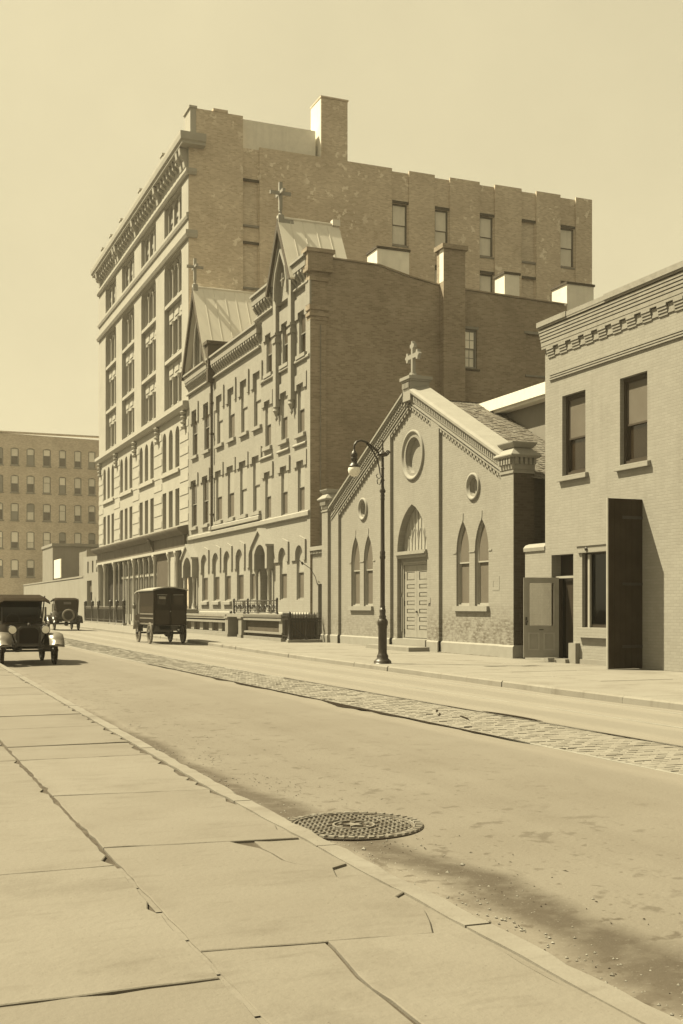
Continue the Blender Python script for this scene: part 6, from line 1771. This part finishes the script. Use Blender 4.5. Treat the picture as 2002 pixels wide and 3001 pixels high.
# open touring car with its hood up (local y = forward)
def touring_car(loc, label, rz, pale_fenders):
    t = thing('touring_car', loc, label, 'car', 'touring cars', rz)
    paint = m_carpaint
    sec = [  # y, half width, bottom, top
        (-1.55, 0.52, 0.62, 1.10), (-1.30, 0.66, 0.55, 1.22), (-0.4, 0.69, 0.52, 1.20), (0.35, 0.66, 0.52, 1.14), (0.62, 0.50, 0.55, 1.12), (0.75, 0.42, 0.56, 1.08), (1.55, 0.33, 0.58, 1.02), (1.60, 0.33, 0.56, 1.06)]
    vs, fs = [], []
    k = 10
    for y, hw, z0, z1 in sec:
        pr = [(-hw * 0.8, z0), (-hw, z0 + 0.15), (-hw, z1 - 0.12), (-hw * 0.92, z1 - 0.02), (-hw * 0.6, z1), (hw * 0.6, z1), (hw * 0.92, z1 - 0.02), (hw, z1 - 0.12), (hw, z0 + 0.15), (hw * 0.8, z0)]
        vs += [(x, y, z) for x, z in pr]
    for i in range(len(sec) - 1):
        for j in range(k): fs.append((i * k + j, i * k + (j + 1) % k, (i + 1) * k + (j + 1) % k, (i + 1) * k + j))
    fs += [tuple(range(k)), tuple(range(len(vs) - 1, len(vs) - k - 1, -1))]
    mb = MB(); mb.add(vs, fs); body = mb.build('body', paint, t, True)
    for m_ in (body,):
        mod = m_.modifiers.new('edges', 'EDGE_SPLIT'); mod.split_angle = math.radians(40)
    mb = MB(); mb.plate('y', 1.601, 1.68, [(-0.31, 0.54)] + [(0.31, 0.54), (0.31, 1.0), (0.2, 1.09), (-0.2, 1.09), (-0.31, 1.0)], [[(-0.26, 0.60), (0.26, 0.60), (0.26, 0.96), (0.17, 1.03), (-0.17, 1.03), (-0.26, 0.96)]]); rd = mb.build('radiator', m_brass if False else m_iron, t)
    mb = MB(); mb.box(-0.27, 0.27, 1.62, 1.64, 0.58, 1.04); mb.build('core', m_dark, rd)
    mb = MB(); mb.lathe((0, 1.64, 1.09), [(0.04, 0), (0.05, 0.04), (0.02, 0.08)], 8); mb.build('cap', m_iron, rd)
    for s in (-1, 1):
        for yw, nm in ((1.42, 'f'), (-1.12, 'r')):
            pts = []
            if nm == 'f':
                path = [(2.02, 0.58), (1.95, 0.74), (1.75, 0.87), (1.42, 0.91), (1.1, 0.84), (0.85, 0.62), (0.65, 0.42)]
            else:
                path = [(-0.45, 0.42), (-0.62, 0.66), (-0.85, 0.84), (-1.12, 0.90), (-1.42, 0.84), (-1.62, 0.66), (-1.70, 0.50)]
            vs, fs = [], []
            for y, z in path:
                vs += [(s * 0.50, y, z - 0.01), (s * 0.72, y, z + 0.015), (s * 0.90, y, z - 0.03), (s * 0.905, y, z - 0.075), (s * 0.50, y, z - 0.03)]
            for i in range(len(path) - 1):
                for j in range(5): fs.append((i * 5 + j, i * 5 + (j + 1) % 5, (i + 1) * 5 + (j + 1) % 5, (i + 1) * 5 + j))
            fs += [(0, 1, 2, 3, 4), tuple(len(vs) - 1 - q for q in range(5))]
            mb = MB(); mb.add(vs, fs); mb.build('fender', m_fendersheen if pale_fenders else paint, t, True)
            wheel(t, 'wheel', s * 0.71, yw, 0.40, 0.10, 12, m_tyre, m_spoke if not pale_fenders else m_carpaint, m_iron)
        mb = MB(); mb.box(s * 0.5 if s > 0 else -0.86, 0.86 if s > 0 else -0.5, -0.48, 0.68, 0.37, 0.415); mb.build('running_board', m_iron, t)
        mb = MB(); mb.lathe((s * 0.44, 1.62, 0.98), [(0.03, -0.12), (0.09, -0.08), (0.125, 0.02), (0.125, 0.06), (0.11, 0.07)], 14, 'y'); hl_ = mb.build('headlamp', m_iron, t, True)
        mb = MB(); mb.lathe((s * 0.44, 1.695, 0.98), [(0.105, 0.0), (0.07, 0.015), (0.002, 0.02)], 14, 'y'); mb.build('lens', m_globe, hl_, True)
        mb = MB(); mb.tube([(s * 0.44, 1.6, 0.86), (s * 0.36, 1.5, 0.62)], 0.025, 6); mb.build('lamp_bracket', m_iron, t)
        mb = MB(); mb.tube([(s * 0.60, 0.56, 1.10), (s * 0.60, 0.50, 1.60)], 0.022, 6); mb.build('windscreen_post', m_iron, t)
        mb = MB(); mb.tube([(s * 0.66, -0.75, 1.18), (s * 0.70, -0.45, 1.92)], 0.02, 6); mb.tube([(s * 0.66, -0.75, 1.18), (s * 0.68, -1.3, 1.9)], 0.018, 6); mb.build('hood_iron', m_iron, t)
    mb = MB(); mb.box(-0.60, 0.60, 0.515, 0.53, 1.12, 1.60); mb.build('windscreen', m_clear, t)
    # cloth hood
    prof = [(0.70, 1.78), (0.5, 1.86), (-0.5, 1.96), (-1.25, 1.93), (-1.42, 1.84), (-1.62, 1.16)]
    vs, fs = [], []
    for i, (y, z) in enumerate(prof):
        hw = 0.70 if i < 5 else 0.62
        for lay in (0, -0.03):
            vs += [(-hw, y, z - 0.07 + lay), (-hw * 0.8, y, z + lay), (hw * 0.8, y, z + lay), (hw, y, z - 0.07 + lay)]
    for i in range(len(prof) - 1):
        for lay in (0, 4):
            for j in range(3):
                a = i * 8 + lay + j
                fs.append((a, a + 1, a + 9, a + 8))
        fs += [(i * 8, i * 8 + 4, i * 8 + 12, i * 8 + 8), (i * 8 + 3, i * 8 + 7, i * 8 + 15, i * 8 + 11)]
    fs += [(0, 1, 2, 3, 7, 6, 5, 4)]
    mb = MB(); mb.add(vs, fs); hd_ = mb.build('hood', m_topcloth, t)
    mb = MB()
    for s in (-1, 1): mb.add([(s * 0.70, 0.0 - 0.9, 1.86), (s * 0.70, -1.25, 1.86), (s * 0.70, -1.42, 1.77), (s * 0.63, -1.60, 1.15), (s * 0.64, -1.0, 1.17)], [(0, 1, 2, 3, 4)])
    mb.build('hood_side', m_topcloth, hd_)
    mb = MB(); mb.add([(-0.22, -1.475, 1.70), (0.22, -1.475, 1.70), (0.22, -1.515, 1.56), (-0.22, -1.515, 1.56), (-0.22, -1.49, 1.70), (0.22, -1.49, 1.70), (0.22, -1.53, 1.56), (-0.22, -1.53, 1.56)], [(4, 5, 6, 7), (0, 1, 5, 4), (2, 3, 7, 6)]); mb.build('rear_window', m_glassdim, hd_)
    sw = wheel(t, 'spare_wheel', 0, 0, 0.38, 0.11, 0, m_tyrepale if not pale_fenders else m_tyre, None, None, spare=True)
    sw.location = (0.02, -1.80, 0.90)
    mb = MB(); mb.lathe((0, 0.02, 0), [(0.05, -0.03), (0.27, -0.03), (0.27, 0.03), (0.05, 0.03)], 20, 'y'); mb.build('rim', m_carpaint, sw)
    mb = MB(); mb.tube([(-0.71, 1.42, 0.40), (0.71, 1.42, 0.40)], 0.03, 8); mb.build('axle', m_iron, t)
    mb = MB(); mb.tube([(-0.71, -1.12, 0.40), (0.71, -1.12, 0.40)], 0.045, 8); mb.lathe((0, -1.12, 0.40), [(0.05, -0.14), (0.14, -0.06), (0.14, 0.06), (0.05, 0.14)], 10, 'x'); mb.build('axle', m_iron, t)
    mb = MB(); mb.box(-0.40, -0.33, -1.7, 1.72, 0.50, 0.58); mb.box(0.33, 0.40, -1.7, 1.72, 0.50, 0.58); mb.build('chassis', m_iron, t)
    mb = MB(); mb.box(-0.55, 0.55, -1.2, -0.7, 0.8, 1.32); mb.box(-0.55, 0.55, -0.2, 0.05, 0.8, 1.28); mb.build('seats', m_topcloth, t)
    mb = MB(); mb.tube([(0.28 + 0.19 * math.cos(2 * math.pi * j / 14), 0.22 + 0.06 * math.sin(2 * math.pi * j / 14), 1.25 + 0.17 * math.sin(2 * math.pi * j / 14)) for j in range(15)], 0.015, 5); mb.build('steering_wheel', m_iron, t)
    return t
c1y, c2y = 32.6, 71.5
touring_car((3.93, c1y + 1.35, road_z(3.93, c1y)), 'dark touring car facing the camera beside the near kerb', math.pi, True)
touring_car((10.75, c2y, road_z(10.7, c2y)), 'distant touring car with spare wheel seen from behind', 0.0, False)

# ================================================================== summer haze over the street
def haze_box():
    mb = MB(); mb.box(-60, 130, -60, 330, -4.0, 36.0)
    m = bpy.data.materials.new('summer_haze'); m.use_nodes = True
    n, l = m.node_tree.nodes, m.node_tree.links
    n.clear()
    o = n.new('ShaderNodeOutputMaterial'); v = n.new('ShaderNodeVolumePrincipled')
    v.inputs['Color'].default_value = (1.0, 0.95, 0.82, 1)
    v.inputs['Density'].default_value = 0.0004
    v.inputs['Anisotropy'].default_value = 0.2
    l.new(v.outputs[0], o.inputs['Volume'])
    h = mb.build('haze', m)
    prp(h, 'thin warm summer haze filling the street', 'haze', kind='stuff')
haze_box()
